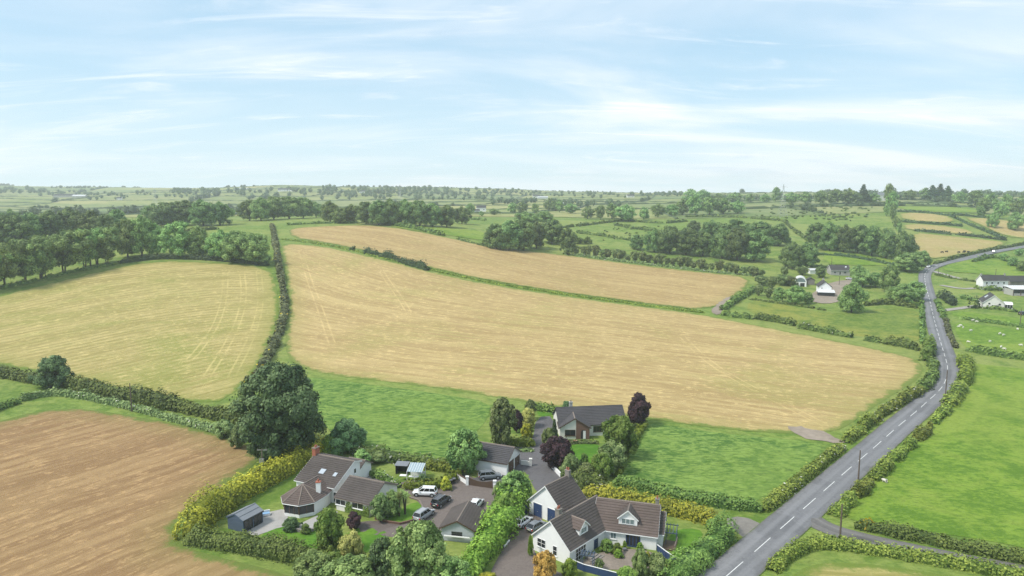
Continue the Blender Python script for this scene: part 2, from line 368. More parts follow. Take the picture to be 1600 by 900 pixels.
def sheet(name, poly, mat, sp=6.0, off=.06, guide=None, tracks=None, label=None, cat=None, kind='structure', parent=None, wob=0.0):
    rng = random.Random(sum(map(ord, name)))
    b = densify(poly, sp * .7)
    if wob: b = [(x + rng.uniform(-wob, wob), y + rng.uniform(-wob, wob)) for x, y in b]
    ba = np.array(b); lo, hi = ba.min(0), ba.max(0)
    xs, ys = np.meshgrid(np.arange(lo[0], hi[0], sp), np.arange(lo[1], hi[1], sp)); g = np.stack([xs.ravel(), ys.ravel()], 1)
    g = g[in_poly(g, b)]
    A = ba; B = np.roll(ba, -1, 0)
    if len(g): g = g[seg_dist(g, A, B)[0].min(1) > sp * .4]
    v2 = [Vector(p) for p in b] + [Vector(p) for p in g]
    nb = len(b)
    r = delaunay_2d_cdt(v2, [], [list(range(nb))], 1, 1e-4)
    pv = np.array([tuple(p) for p in r[0]]); fc = np.array([f for f in r[2] if len(f) == 3])
    a_, b_, c_ = pv[fc[:, 0]], pv[fc[:, 1]], pv[fc[:, 2]]
    cr = (b_[:, 0] - a_[:, 0]) * (c_[:, 1] - a_[:, 1]) - (b_[:, 1] - a_[:, 1]) * (c_[:, 0] - a_[:, 0])
    fc[cr < 0] = fc[cr < 0][:, ::-1]
    z = H(pv[:, 0], pv[:, 1]) + off + np.maximum(0, pv[:, 1] - 200) * .00035
    at = {}
    if guide is not None:
        gp = np.array(guide, float); d0 = gp[0] - gp[1]; d1 = gp[-1] - gp[-2]
        gp = np.vstack([gp[0] + d0 / np.hypot(*d0) * 400, gp, gp[-1] + d1 / np.hypot(*d1) * 400])
        GA, GB = gp[:-1], gp[1:]; dd, tt = seg_dist(pv, GA, GB); k = dd.argmin(1); L = np.hypot(*(GB - GA).T); cum = np.concatenate([[0], np.cumsum(L)])
        i = np.arange(len(pv)); dv = GB[k] - GA[k]; w = pv - GA[k]
        sg = np.sign(dv[:, 0] * w[:, 1] - dv[:, 1] * w[:, 0])
        at['row'] = dd[i, k] * sg; at['along'] = cum[k] + tt[i, k] * L[k]
        at['edge'] = seg_dist(pv, A, B)[0].min(1)
        for nm, tr in zip(('tra', 'trb', 'trc'), list(tracks or []) + [None] * 3):
            if tr is None: at[nm] = np.full(len(pv), 99.0); continue
            tp = np.array(chaikin(px_path(tr), 2, False)); dd, tt = seg_dist(pv, tp[:-1], tp[1:]); k = dd.argmin(1); dv = (tp[1:] - tp[:-1])[k]; w = pv - tp[:-1][k]
            at[nm] = dd[np.arange(len(pv)), k] * np.sign(dv[:, 0] * w[:, 1] - dv[:, 1] * w[:, 0])
    me = arr_mesh(name, np.c_[pv, z], fc, smooth=True, attrs=at)
    o = link(name, me, mat, parent)
    if label: tag(o, label, cat, kind=kind)
    return o
def px_sheet(name, pts, mat, smooth=1, **kw): return sheet(name, px_path(pts, smooth, True), mat, **kw)

STRAW = (.47, .335, .15); STRAWD = (.30, .195, .085); REG = (.23, .25, .06)
M_STUB = crop_mat('straw_stubble', (.465, .352, .162), (.338, .242, .106), (.285, .265, .082), .24, soil=(.20, .145, .075), soilamt=.22)
M_STUB3 = crop_mat('straw_stubble_far', (.435, .322, .146), (.315, .218, .094), (.265, .24, .078), .10, soil=(.20, .14, .075))
M_PALE = crop_mat('pale_regrown_stubble', (.44, .355, .150), (.285, .24, .082), (.22, .24, .055), .36, soilamt=.12, swath=.8)
M_BROWN = crop_mat('brown_bare_stubble', (.345, .226, .110), (.245, .150, .071), (.225, .195, .068), .16, soil=(.155, .098, .052), soilamt=.4, swath=.6)
M_TAN = crop_mat('far_tan_stubble', (.42, .33, .15), (.33, .25, .10), (.28, .27, .08), .35)
M_TALL = grass_mat('tall_lush_grass', (.062, .138, .024), (.215, .315, .072), (.19, .285, .05), .45, 1.2, 2.0, wave=.8)
M_BRIGHT = grass_mat('bright_grazed_grass', (.088, .170, .017), (.180, .280, .034), (.245, .300, .055), .6, 1.0)
M_ROUGHP = grass_mat('yellowing_rough_pasture', (.085, .15, .022), (.20, .25, .05), (.27, .265, .055), .75, 1.3)
M_LAWN = grass_mat('garden_lawn', (.065, .165, .016), (.11, .235, .026), (.15, .235, .03), .4, .5)

divide = px_path([(437,374),(500,381),(560,394),(630,411),(700,429),(800,448),(900,463),(1000,476),(1105,490)], 2)
px_sheet('stubble_field', [(439,380),(500,384.5),(560,397),(620,411.5),(700,432),(800,450.5),(900,465.5),(1000,478.5),(1100,492),(1180,508),(1300,531),(1400,552),(1442,566),(1440,590),(1400,614),(1352,645),(1318,670),(1290,676),(1240,678),(1140,672),(1020,655),(960,648),(870,636),(770,620),(700,608),(600,596),(510,585),(470,574),(447,558),(446,520),(453,480),(449,440),(442,402)],
   M_STUB, sp=5, guide=divide, tracks=[[(596,424),(606,440),(625,465),(640,490)],[(470,392),(480,430),(500,480),(520,540)],[(1060,520),(1110,570),(1200,620),(1290,665)]], label='broad straw coloured mown field across the middle below the green divide', cat='field')
px_sheet('stubble_field', [(450,357),(500,354),(560,352),(600,354),(700,372),(770,386),(880,398),(1000,415),(1100,426),(1175,433),(1162,455),(1112,486),(1000,472.5),(900,459.5),(800,444.5),(700,425.5),(630,407.5),(560,390),(500,377.5),(455,371)],
   M_STUB3, sp=7, guide=divide, label='upper straw coloured mown field between the green divide and the tree lines', cat='field')
px_sheet('stubble_field', [(-220,520),(-120,492),(0,462),(90,440),(160,423),(240,408),(330,410),(419,417),(431,440),(437,488),(426,530),(400,580),(354,626),(310,630),(200,610),(90,588),(0,568),(-150,545)],
   M_PALE, sp=6, guide=px_path([(0,490),(150,460),(300,440),(420,435)],1), tracks=[[(404,424),(408,460),(404,495),(385,545),(362,588)],[(378,424),(382,460),(374,500),(350,548),(322,590)],[(352,424),(352,460),(338,510),(300,560)]], label='pale yellow green mown field on the left below the tree row', cat='field')
px_sheet('stubble_field', [(-260,760),(-120,690),(0,658),(60,642),(130,638),(230,654),(350,679),(412,702),(404,722),(344,764),(288,805),(272,850),(330,868),(430,892),(525,928),(480,1010),(-300,1010)],
   M_BROWN, sp=4, guide=px_path([(-150,900),(60,820),(230,760),(420,690)]), label='brown bare mown field in the lower left corner', cat='field')
px_sheet('tall_grass_field', [(470,590),(510,592),(600,604),(690,616),(768,629),(762,655),(735,685),(700,722),(590,705),(540,692),(500,660),(480,620)], M_TALL, sp=4,
   label='lush dark green grass field behind the left house and greenhouse', cat='field')
px_sheet('tall_grass_field', [(1008,660),(1060,668),(1140,679),(1240,687),(1296,697),(1245,742),(1184,790),(1100,780),(1030,765),(963,750),(985,705)], M_TALL, sp=4,
   label='lush green grass field between the upper bungalow and the road', cat='field')
px_sheet('grazed_field', [(1505,566),(1600,577),(1760,590),(1800,700),(1760,900),(1600,855),(1500,838),(1400,825),(1332,815),(1318,800),(1345,772),(1380,735),(1420,697),(1460,660),(1498,612),(1508,585)], M_BRIGHT, sp=5,
   label='bright green grazed field on the right of the road', cat='field')
px_sheet('stubble_field', [(1232,905),(1262,883),(1320,878),(1450,893),(1600,925),(1700,960),(1500,1010),(1200,1010)], M_PALE, sp=4, guide=px_path([(1230,930),(1600,945)]),
   label='pale mown field corner at the bottom right below the lane hedge', cat='field')
px_sheet('grazed_field', [(1490,503),(1530,508),(1600,517),(1760,533),(1780,578),(1600,560),(1512,548),(1496,525)], M_BRIGHT, sp=7,
   label='green field dotted with white sheep right of the road bend', cat='field')
px_sheet('grazed_field', [(1485,484),(1600,498),(1700,510),(1700,522),(1600,510),(1490,497)], M_BRIGHT, sp=8,
   label='narrow green paddock below the grey gabled house on the right', cat='field')
px_sheet('rough_pasture', [(1172,468),(1215,474),(1260,484),(1330,492),(1380,480),(1438,484),(1440,510),(1437,538),(1380,531),(1300,519),(1230,503),(1165,489)], M_ROUGHP, sp=7,
   label='yellowish rough paddock around the lone round tree by the white cottage', cat='field')
px_sheet('tan_field', [(1418,363),(1480,369),(1560,377),(1578,379),(1530,393),(1470,405),(1440,402),(1428,385)], M_TAN, sp=12, off=.25, guide=px_path([(1420,375),(1560,380)]),
   label='tan field with dark cattle above the road bend', cat='field')
px_sheet('tan_field', [(1405,332),(1475,336),(1500,350),(1408,345)], M_TAN, sp=14, off=.3, guide=px_path([(1405,338),(1500,345)]), label='small tan field second down on the right hillside', cat='field')
px_sheet('tan_field', [(1410,349),(1500,356),(1530,366),(1490,366),(1415,360)], M_TAN, sp=14, off=.3, guide=px_path([(1405,352),(1500,358)]), label='long tan field third down on the right hillside', cat='field')
px_sheet('tan_field', [(1495,338),(1545,342),(1640,352),(1660,372),(1600,372),(1575,372)], M_TAN, sp=14, off=.3, guide=px_path([(1500,340),(1600,360)]), label='tan field with scattered lone trees at the right edge', cat='field')
px_sheet('grazed_field', [(1402,318),(1470,322),(1530,326),(1535,333),(1480,333),(1403,329)], M_BRIGHT, sp=16, off=.4, label='bright green strip field below the ridge trees on the right', cat='field')
px_sheet('grazed_field', [(1290,388),(1340,394),(1400,405),(1402,416),(1330,415),(1285,412)], M_BRIGHT, sp=12, off=.2, label='bright green field beneath the dark tree belt above the cottages', cat='field')
px_sheet('grazed_field', [(1500,408),(1540,400),(1570,405),(1600,425),(1640,440),(1590,434),(1530,428),(1480,425),(1470,418)], M_BRIGHT, sp=12, off=.2, label='green field inside the road bend above the long white house', cat='field')
px_sheet('grazed_field', [(600,352),(700,357),(760,362),(765,378),(700,368),(640,360)], M_BRIGHT, sp=14, off=.2, label='green strip beyond the upper stubble field beneath the central trees', cat='field')

# far patchwork of small fields
rng = random.Random(5)
def cellpt(i, j):
    r = random.Random(i * 977 + j * 131); y = 760 * 1.105 ** j
    return ((i + r.uniform(-.3, .3)) * (95 + y * .085) + j * 37, y * (1 + r.uniform(-.03, .03)))
FV, FF, FT = [], [], []; far_edges = []
NJ = 15
for j in range(NJ):
    y = 760 * 1.105 ** j; ni = int((y * .85 + 250) / (95 + y * .085)) + 2
    for i in range(-ni, ni):
        a, b, c, d = cellpt(i, j), cellpt(i + 1, j), cellpt(i + 1, j + 1), cellpt(i, j + 1)
        far_edges += [(a, b), (a, d)]
        k = 6; o0 = len(FV); tv = rng.choice([.15, .35, .5, .6, .75, .95])
        for q in range(k + 1):
            for p in range(k + 1):
                s, t = p / k, q / k
                x = (a[0] * (1 - s) + b[0] * s) * (1 - t) + (d[0] * (1 - s) + c[0] * s) * t
                yy = (a[1] * (1 - s) + b[1] * s) * (1 - t) + (d[1] * (1 - s) + c[1] * s) * t
                FV.append((x, yy)); FT.append(tv)
        for q in range(k):
            for p in range(k):
                e = o0 + q * (k + 1) + p; FF.append((e, e + 1, e + k + 2, e + k + 1))
FV = np.array(FV); fz = H(FV[:, 0], FV[:, 1]) + .35 + np.clip((FV[:, 1] - 900) / 1500, 0, 1) * 1.2
M_FAR = grass_mat('far_pasture', (.13, .185, .055), (.22, .265, .09), (.29, .29, .125), .7, .4, .5, tintmix=True)  # colours lightened to paint extra haze onto the far fields
tag(link('farmland', arr_mesh('farmland', np.c_[FV, fz], FF, tint=FT, smooth=True), M_FAR), 'hazy patchwork of small green fields on the far hills', 'farmland', kind='structure')

# ---- road
ROAD_PX = [(1060,965),(1108,925),(1152,887),(1191,853),(1229,819),(1262.5,790),(1292,764),(1318,741),(1341.5,721),(1365,701),(1384,684),(1402,668),(1419,654),(1436,640),(1450,627),(1464,615),(1474,603),(1479.5,590),(1481,576),(1478.5,564),(1474.7,552),(1466.7,525),(1460,501),(1453.3,472),(1448,453),(1444.5,437),(1445,427),(1454,418.7),(1473,412),(1500,406.7),(1526.7,400),(1550,394.7),(1569,390.7),(1600,385),(1660,374)]
def road_path(pts, sm=2): return densify(px_path(pts, sm), 2.0, False)
def ribbon(name, path, width, mat, off=.10, crown=.06, parent=None, cols=6):
    p = np.array(path); d = np.gradient(p, axis=0); d /= np.hypot(d[:, 0], d[:, 1])[:, None]; nrm = np.c_[d[:, 1], -d[:, 0]]
    ww = width if hasattr(width, '__len__') else np.full(len(p), width)
    V = []; at = []
    for k in range(cols + 1):
        s = k / cols * 2 - 1; q = p + nrm * (s * ww / 2)[:, None]
        V.append(np.c_[q, H(p[:, 0], p[:, 1]) * .5 + H(q[:, 0], q[:, 1]) * .5 + off + crown * (1 - s * s) + np.maximum(0, q[:, 1] - 200) * .0005]); at.append(np.full(len(p), s))
    V = np.stack(V, 1).reshape(-1, 3); at = np.stack(at, 1).ravel(); n = cols + 1; Fr = []
    for i in range(len(p) - 1):
        for k in range(cols): Fr.append((i * n + k, i * n + k + 1, (i + 1) * n + k + 1, (i + 1) * n + k))
    L = np.concatenate([[0], np.cumsum(np.hypot(*np.diff(p, axis=0).T))])
    me = arr_mesh(name, V, Fr, smooth=True, attrs={'across': at, 'along': np.repeat(L, n)})
    return link(name, me, mat, parent)
def asphalt(name, c0, c1, edge=True):
    m, t, o = new_mat(name); q = NT(t); co = q.obco(); ac = q.attr('across'); al = q.attr('along')
    f = q.noise(co, 2.2, 6, .75); g = q.noise(q.comb(q.math('MULTIPLY', ac, 2.2), q.math('MULTIPLY', al, .02)), 1, 5, .6, .5); patch = q.noise(co, .07, 3, .5, .4)
    c = q.mix(q.mapr(q.math('ADD', q.math('MULTIPLY', f, .4), q.math('MULTIPLY', g, .6)), .36, .64), (*c0, 1), (*c1, 1))
    c = q.mix(q.math('MULTIPLY', q.mapr(patch, .56, .60), .35), c, tuple(k * .6 for k in c0) + (1,))
    cr = q.mapr(q.math('ABSOLUTE', q.math('SUBTRACT', q.noise(co, .33, 5, .7, .6), .5)), .0, .012, .5, 0)
    c = q.mix(cr, c, tuple(k * .45 for k in c0) + (1,))
    if edge:
        wt = q.mapr(q.math('ABSOLUTE', q.math('SUBTRACT', q.math('ABSOLUTE', ac), .45)), .05, .22, .35, 0); c = q.mix(wt, c, tuple(k * 1.25 for k in c1) + (1,))
        e = q.math('ADD', q.math('ABSOLUTE', ac), q.math('MULTIPLY', q.math('SUBTRACT', q.noise(co, .5, 5, .7), .5), .28))
        c = q.mix(q.mapr(e, .80, .95, 0, .5), c, (.12, .112, .10, 1)); c = q.mix(q.mapr(e, .93, 1.03), c, (.095, .135, .035, 1))
    q.bsdf(o, c, .82, .3, q.bump(f, .3, .02)); return m
M_ROAD = asphalt('worn_asphalt', (.140, .141, .148), (.205, .204, .210))
M_LANE = asphalt('lane_asphalt', (.11, .105, .10), (.17, .16, .15))
M_DRIVE = asphalt('drive_asphalt', (.105, .10, .105), (.15, .142, .145), False)
M_PAVING = asphalt('brown_gravel_drive', (.135, .11, .098), (.20, .168, .15), False)
M_CONC = simple('pale_paving', (.36, .345, .325), .85, .2, .15, 1.5, grime=.3)
rp = road_path(ROAD_PX)
road = ribbon('road', rp, 7.0, M_ROAD)
tag(road, 'grey country road with dashed centre line winding up the right', 'road', kind='structure')
lane = ribbon('side_lane', road_path([(1262,808),(1291,826),(1344,841.5),(1420,858),(1496,874),(1600,893),(1750,925)]), 4.4, M_LANE, off=.075)
tag(lane, 'narrow side lane leaving the road to the lower right', 'lane', kind='structure')
M_PAINT = simple('white_road_paint', (.70, .70, .68), .7, .3, .1, 6.0, grime=.3)
ra = np.array(rp); rL = np.concatenate([[0], np.cumsum(np.hypot(*np.diff(ra, axis=0).T))])
def road_at(s):
    x = np.interp(s, rL, ra[:, 0]); y = np.interp(s, rL, ra[:, 1]); x2 = np.interp(s + .5, rL, ra[:, 0]); y2 = np.interp(s + .5, rL, ra[:, 1]); return np.array([x, y]), np.array([x2 - x, y2 - y]) / max(1e-6, math.hypot(x2 - x, y2 - y))
def road_z(x, y): return Hs(x, y) + .10 + .06 + max(0, y - 200) * .0005
first = P(1152, 887); s0 = rL[np.argmin(np.hypot(ra[:, 0] - first.x, ra[:, 1] - first.y))]
second = P(1292, 764); s4 = rL[np.argmin(np.hypot(ra[:, 0] - second.x, ra[:, 1] - second.y))]
PER = (s4 - s0) / 4.0
for k in range(-1, 46):
    s = s0 + k * PER
    if s < 2 or s > rL[-1] - 6: continue
    V = []; w = .12 + .00025 * max(0, ra[np.searchsorted(rL, s)][1] - 150)
    hl = PER * .30
    for e in np.linspace(-hl, hl, 5):
        c, d = road_at(s + e); n_ = np.array([d[1], -d[0]])
        for sd in (-1, 1):
            q = c + n_ * sd * w * .5; V.append((q[0], q[1], road_z(*c) + .012))
    link('road_marking', arr_mesh('road_marking', V, [(2 * i, 2 * i + 1, 2 * i + 3, 2 * i + 2) for i in range(4)]), M_PAINT, road)
# give-way line across the lane mouth and worn edge lines up the far stretch
# drives, patios and lawns
def drive(name, pts, mat, label, sm=1, off=.05, sp=3, cat='drive'):
    return px_sheet(name, pts, mat, sm, sp=sp if cat != 'soil' else 2, off=off, label=label, cat=cat, wob=.55 if cat == 'soil' else 0)
drive('driveway', [(838,652),(866,650),(864,690),(862,720),(876,744),(905,762),(960,772),(930,800),(880,800),(838,770),(826,745),(818,735),(790,760),(745,758),(735,746),(800,735),(812,715),(775,692),(770,684),(832,690)], M_DRIVE, 'dark tarmac drive between the garage and the upper bungalow', off=.055)
drive('driveway', [(618,757),(648,748),(690,752),(716,738),(745,748),(790,762),(806,768),(790,792),(758,800),(716,845),(660,845),(600,838),(560,832),(548,818),(585,813),(640,818),(665,800),(650,780)], M_PAVING, 'brown gravel drive with parked cars beside the left house', off=.05)
drive('driveway', [(806,782),(840,800),(850,815),(830,830),(832,862),(862,890),(900,905),(905,950),(740,950),(768,890),(790,850),(800,815)], M_PAVING, 'brown drive beside the white house with blue garage doors', off=.045)
M_APR = simple('worn_concrete', (.20, .185, .165), .9, .2, .25, 1.2, grime=.3)
drive('gateway_apron', [(1128,812),(1160,806),(1196,822),(1215,842),(1190,862),(1158,838)], M_APR, 'pale concrete gateway apron joining the road by the gold hedge', off=.06, cat='apron')
drive('lawn', [(545,832),(560,822),(610,830),(600,850),(560,870),(520,850)], M_LAWN, 'lawn strip behind the yellow leaved tree', cat='lawn')
drive('lawn', [(402,838),(440,822),(500,818),(530,826),(520,850),(480,868),(420,856)], M_LAWN, 'lawn below the blue summerhouse patio', cat='lawn')
drive('lawn', [(585,812),(620,800),(650,783),(662,792),(655,812),(620,820)], M_LAWN, 'oval lawn beneath the small palms by the drive', cat='lawn', off=.09)
drive('lawn', [(884,696),(930,692),(945,705),(935,722),(905,728),(885,715)], M_LAWN, 'small front lawn before the upper bungalow', cat='lawn')
drive('lawn', [(838,640),(862,638),(866,648),(842,652)], M_LAWN, 'grass strip behind the bungalow drive', cat='lawn')
drive('lawn', [(1046,832),(1075,825),(1100,830),(1092,850),(1066,876),(1046,862)], M_LAWN, 'side lawn between the white house and the road hedge', cat='lawn')
drive('patio', [(412,802),(440,796),(452,800),(446,822),(398,838),(384,832)], M_CONC, 'pale patio before the blue summerhouse', cat='patio', sm=0, off=.05)
drive('patio', [(446,812),(470,818),(516,796),(528,800),(520,812),(486,828),(456,826)], M_CONC, 'pale path around the bay windowed sunroom', cat='patio', sm=0, off=.06)
drive('patio', [(566,742),(600,738),(612,746),(580,754)], M_CONC, 'pale courtyard behind the left house', cat='patio', sm=0, off=.06)
M_CRAZY = simple('stone_paving', (.24, .20, .165), .9, .2, .3, 2.5, grime=.4)
drive('patio', [(896,880),(928,868),(960,856),(1024,862),(1040,880),(1000,892),(960,890),(920,892)], M_CRAZY, 'brown stone front garden within the blue fence', cat='patio', off=.06)
M_SOIL = simple('bare_soil', (.27, .225, .18), .95, .1, .3, .8)
drive('bare_soil', [(1232,668),(1246,666),(1262,671),(1280,672),(1300,682),(1322,690),(1310,694),(1288,690),(1262,688),(1244,680)], M_SOIL, 'bare earth gateway in the field corner by the road', cat='soil', off=.12)
drive('bare_soil', [(1108,487),(1124,472),(1140,463),(1150,466),(1132,484),(1122,494)], M_SOIL, 'muddy track corner between the two straw fields', cat='soil', off=.14)
drive('farmyard', [(1262,470),(1272,455),(1300,440),(1345,436),(1348,442),(1318,448),(1318,470),(1290,476)], M_SOIL, 'bare farmyard around the far white cottage', cat='yard', off=.14, sp=6)
M_FLANE = simple('pale_farm_lane', (.30, .28, .25), .9, .2, .2, .8)
for q, lb in (([(1458,424),(1500,436),(1530,440),(1560,452),(1600,463)], 'pale farm lane to the long white house'), ([(1470,446),(1505,452),(1530,450)], 'short pale track below the farm lane on the right')):
    tag(ribbon('farm_lane', road_path(q, 1), 4.0, M_FLANE, off=.12, crown=.03), lb, 'lane', kind='structure')
tag(ribbon('driveway', road_path([(1468,486),(1500,482),(1528,478)], 1), 4.0, M_FLANE, off=.12, crown=.03), 'pale drive to the grey gabled house on the right', 'drive', kind='structure')
# ------------------------------------------------------------------ foliage
L_TREE = leaf_mat('sycamore_leaves', (0.055, 0.112, 0.033), (0.262, 0.376, 0.122))
L_OAK = leaf_mat('field_tree_leaves', (0.084, 0.166, 0.042), (0.353, 0.504, 0.161))
L_DARK = leaf_mat('dark_evergreen_leaves', (0.031, 0.060, 0.023), (0.102, 0.156, 0.058))
L_BIG = leaf_mat('horse_chestnut_leaves', (0.039, 0.092, 0.035), (0.212, 0.333, 0.131))
L_FRESH = leaf_mat('fresh_green_leaves', (0.091, 0.176, 0.026), (0.297, 0.407, 0.094), .28, .015)
L_WILLOW = leaf_mat('grey_willow_leaves', (.090, .145, .038), (.40, .50, .18), .28)
L_HAW = leaf_mat('hawthorn_leaves', (0.079, 0.132, 0.037), (0.298, 0.367, 0.139))
L_COPPER = leaf_mat('copper_leaves', (.022, .012, .016), (.095, .048, .056), .15, .02)
L_GOLD = leaf_mat('golden_conifer_leaves', (0.138, 0.180, 0.022), (0.725, 0.712, 0.075), .2, .02)
L_VARIEG = leaf_mat('variegated_yellow_leaves', (.34, .38, .09), (.80, .80, .27), .25, .02)
L_ORANGE = leaf_mat('bronze_leaves', (.20, .115, .026), (.58, .36, .10), .25, .02)
L_HEDGE = leaf_mat('hedge_leaves', (0.048, 0.095, 0.020), (0.228, 0.310, 0.069))
L_LAUREL = leaf_mat('laurel_hedge_leaves', (0.086, 0.165, 0.019), (0.327, 0.436, 0.067), .2)
L_CLIP = leaf_mat('clipped_privet_leaves', (.085, .145, .014), (.31, .40, .055), .2)
L_BROWNH = leaf_mat('gorse_hedge_leaves', (.058, .072, .028), (.215, .235, .095))
L_ROADH = leaf_mat('roadside_hedge_leaves', (0.072, 0.123, 0.019), (0.345, 0.397, 0.072))
L_FLOWERW = leaf_mat('white_blossom', (.42, .42, .34), (.68, .66, .60), .2, .0)
L_FLOWERY = leaf_mat('yellow_flowers', (.50, .38, .02), (.75, .58, .04), .2, .0)
L_PINK = leaf_mat('pink_flowers', (.30, .10, .10), (.55, .28, .26), .2, .0)
L_FARWOOD = leaf_mat('distant_wood_leaves', (0.039, 0.073, 0.028), (0.154, 0.210, 0.084), .15)
M_BARK = simple('tree_bark', (.085, .07, .055), .95, .1, .3, 4.0)
M_PALEBARK = simple('pale_bark', (.30, .28, .24), .9, .1, .3, 4.0)

def cards(C, N, S, tint, rg, aspect=1.0):
    """one small bent leaf-spray per centre"""
    n = len(C); N = N / (np.linalg.norm(N, axis=1)[:, None] + 1e-9)
    r = rg.normal(size=(n, 3)); U = np.cross(N, r); U /= np.linalg.norm(U, axis=1)[:, None] + 1e-9; Vv = np.cross(N, U)
    a = (S * rg.uniform(.7, 1.3, n))[:, None] * U * aspect; b = (S * rg.uniform(.45, .95, n))[:, None] * Vv
    bend = N * (S * rg.uniform(-.35, .15, n))[:, None]
    V = np.stack([C - a, C - b * .9 + bend * .2, C + a + bend, C + b - bend * .1], 1).reshape(-1, 3)
    Fq = np.arange(4 * n).reshape(n, 4)
    return V, Fq, np.repeat(tint, 4)
_ico = None
def ico():
    global _ico
    if _ico is None:
        bm = bmesh.new(); bmesh.ops.create_icosphere(bm, subdivisions=1, radius=1)
        _ico = (np.array([v.co[:] for v in bm.verts]), np.array([[v.index for v in f.verts] for f in bm.faces])); bm.free()
    return _ico
def rand_dirs(n, rg):
    d = rg.normal(size=(n, 3)); return d / np.linalg.norm(d, axis=1)[:, None]
def tri2quad(F3): return np.c_[F3, F3[:, 2]]
def crown_mesh(name, cl, nper, s, seed, up=.35, mat=None, core=.74, jit=.25):
    """cl (k,4): clump centres and radii"""
    rg = np.random.default_rng(seed); cl = np.asarray(cl, float); ctr = cl[:, :3].mean(0)
    Vs, Fs, Ts = [], [], []; o = 0
    iv, jf = ico()
    cores = []
    for c in cl:
        m = max(6, int(nper * (c[3] / cl[:, 3].mean()) ** 2))
        d = rand_dirs(m, rg); outw = c[:3] - ctr; outw = outw / (np.linalg.norm(outw) + 1e-6)
        d = d + outw * .55 + np.array([0, 0, .25]); d /= np.linalg.norm(d, axis=1)[:, None]
        rad = c[3] * rg.uniform(1 - jit, 1 + jit * .55, m); sp = rg.uniform(size=m) < .14; rad[sp] *= rg.uniform(1.05, 1.38, sp.sum())
        p = c[:3] + d * rad[:, None]
        # drop what is buried in other clumps
        dist = np.linalg.norm(p[:, None] - cl[None, :, :3], axis=2) / cl[None, :, 3]
        keep = (dist < .72).sum(1) == 0
        p = p[keep]; d = d[keep]; m = len(p)
        if m == 0: continue
        nn = d + rg.normal(size=(m, 3)) * .36 + np.array([0, 0, up * .6])
        base = np.clip(rg.normal(.44, .24), .05, .95)
        t = np.clip(base + rg.normal(0, .17, m), 0, 1)
        V, F_, T = cards(p, nn, np.full(m, s), t, rg); Vs.append(V); Fs.append(F_ + o); Ts.append(T); o += len(V)
        k = iv * (core * c[3] * rg.uniform(.85, 1.1, (len(iv), 1))) + c[:3]
        Vs.append(k); Fs.append(tri2quad(jf)[:, :3] if False else np.c_[jf, jf[:, 2]] + o); Ts.append(np.full(len(k), .18)); o += len(k)  # dark core added as an occluder so light does not leak through
    V = np.concatenate(Vs); Fq = np.concatenate(Fs); T = np.concatenate(Ts)
    # mixed quads and tris
    tri = Fq[:, 2] == Fq[:, 3]
    me = bpy.data.meshes.new(name); lens = np.where(tri, 3, 4).astype(np.int32)
    loops = np.concatenate([r[:3] if t else r for r, t in zip(Fq, tri)]) if tri.any() else Fq.ravel()
    me.vertices.add(len(V)); me.vertices.foreach_set('co', V.astype(np.float32).ravel())
    me.loops.add(len(loops)); me.loops.foreach_set('vertex_index', loops.astype(np.int32))
    me.polygons.add(len(lens)); me.polygons.foreach_set('loop_start', np.concatenate([[0], np.cumsum(lens)[:-1]]).astype(np.int32)); me.polygons.foreach_set('loop_total', lens)
    q = me.attributes.new('tint', 'FLOAT', 'POINT'); q.data.foreach_set('value', T.astype(np.float32))
    me.update(calc_edges=True); me.validate()
    if mat: me.materials.append(mat)
    return me
def crown_clumps(seed, k, z0, z1, rx, shape='round', r=.17, lean=0.0, flat=1.0):
    """clumps spread over and through an uneven crown of unit-height tree"""
    rg = np.random.default_rng(seed); out_ = []; H_ = z1 - z0; ph = rg.uniform(0, 6.28, 6)
    for i in range(k):
        for tr in range(30):
            t = rg.uniform(0, 1) ** .85; a = rg.uniform(0, 2 * math.pi)
            if shape == 'round': w = math.sqrt(max(.02, 1 - (2 * t - .82) ** 2 / 1.55)) if t > .41 else math.sqrt(max(.05, 1 - (.41 - t) ** 2 / .24 * .75))
            elif shape == 'cone': w = (1 - t) ** .8 * 1.0 + .05
            elif shape == 'vase': w = .45 + .6 * math.sin(min(1, t * 1.15) * math.pi * .62)
            elif shape == 'bush': w = math.sqrt(max(.03, 1 - t * t * .93))
            else: w = .75
            w *= 1 + .17 * math.sin(2 * a + ph[0]) + .12 * math.sin(3 * a + ph[1] + t * 4) + .10 * math.sin(5 * a + ph[2] + t * 7)
            rr = rx * w * (rg.uniform(.35, 1.0) ** .5 if i % 4 else rg.uniform(0, .5))
            cr = r * rg.uniform(.60, 1.38) * (.75 if shape == 'cone' and t > .6 else 1)
            rr = max(0, rr - cr * .55)
            p = np.array([math.cos(a) * rr + lean * t, math.sin(a) * rr, z0 + cr * .6 + (H_ - cr * 1.4) * t])
            if all(np.linalg.norm(p - q[:3]) > .62 * (cr + q[3]) * .8 for q in out_): break
        out_.append(np.array([*p, cr * flat]))
    return np.array(out_)
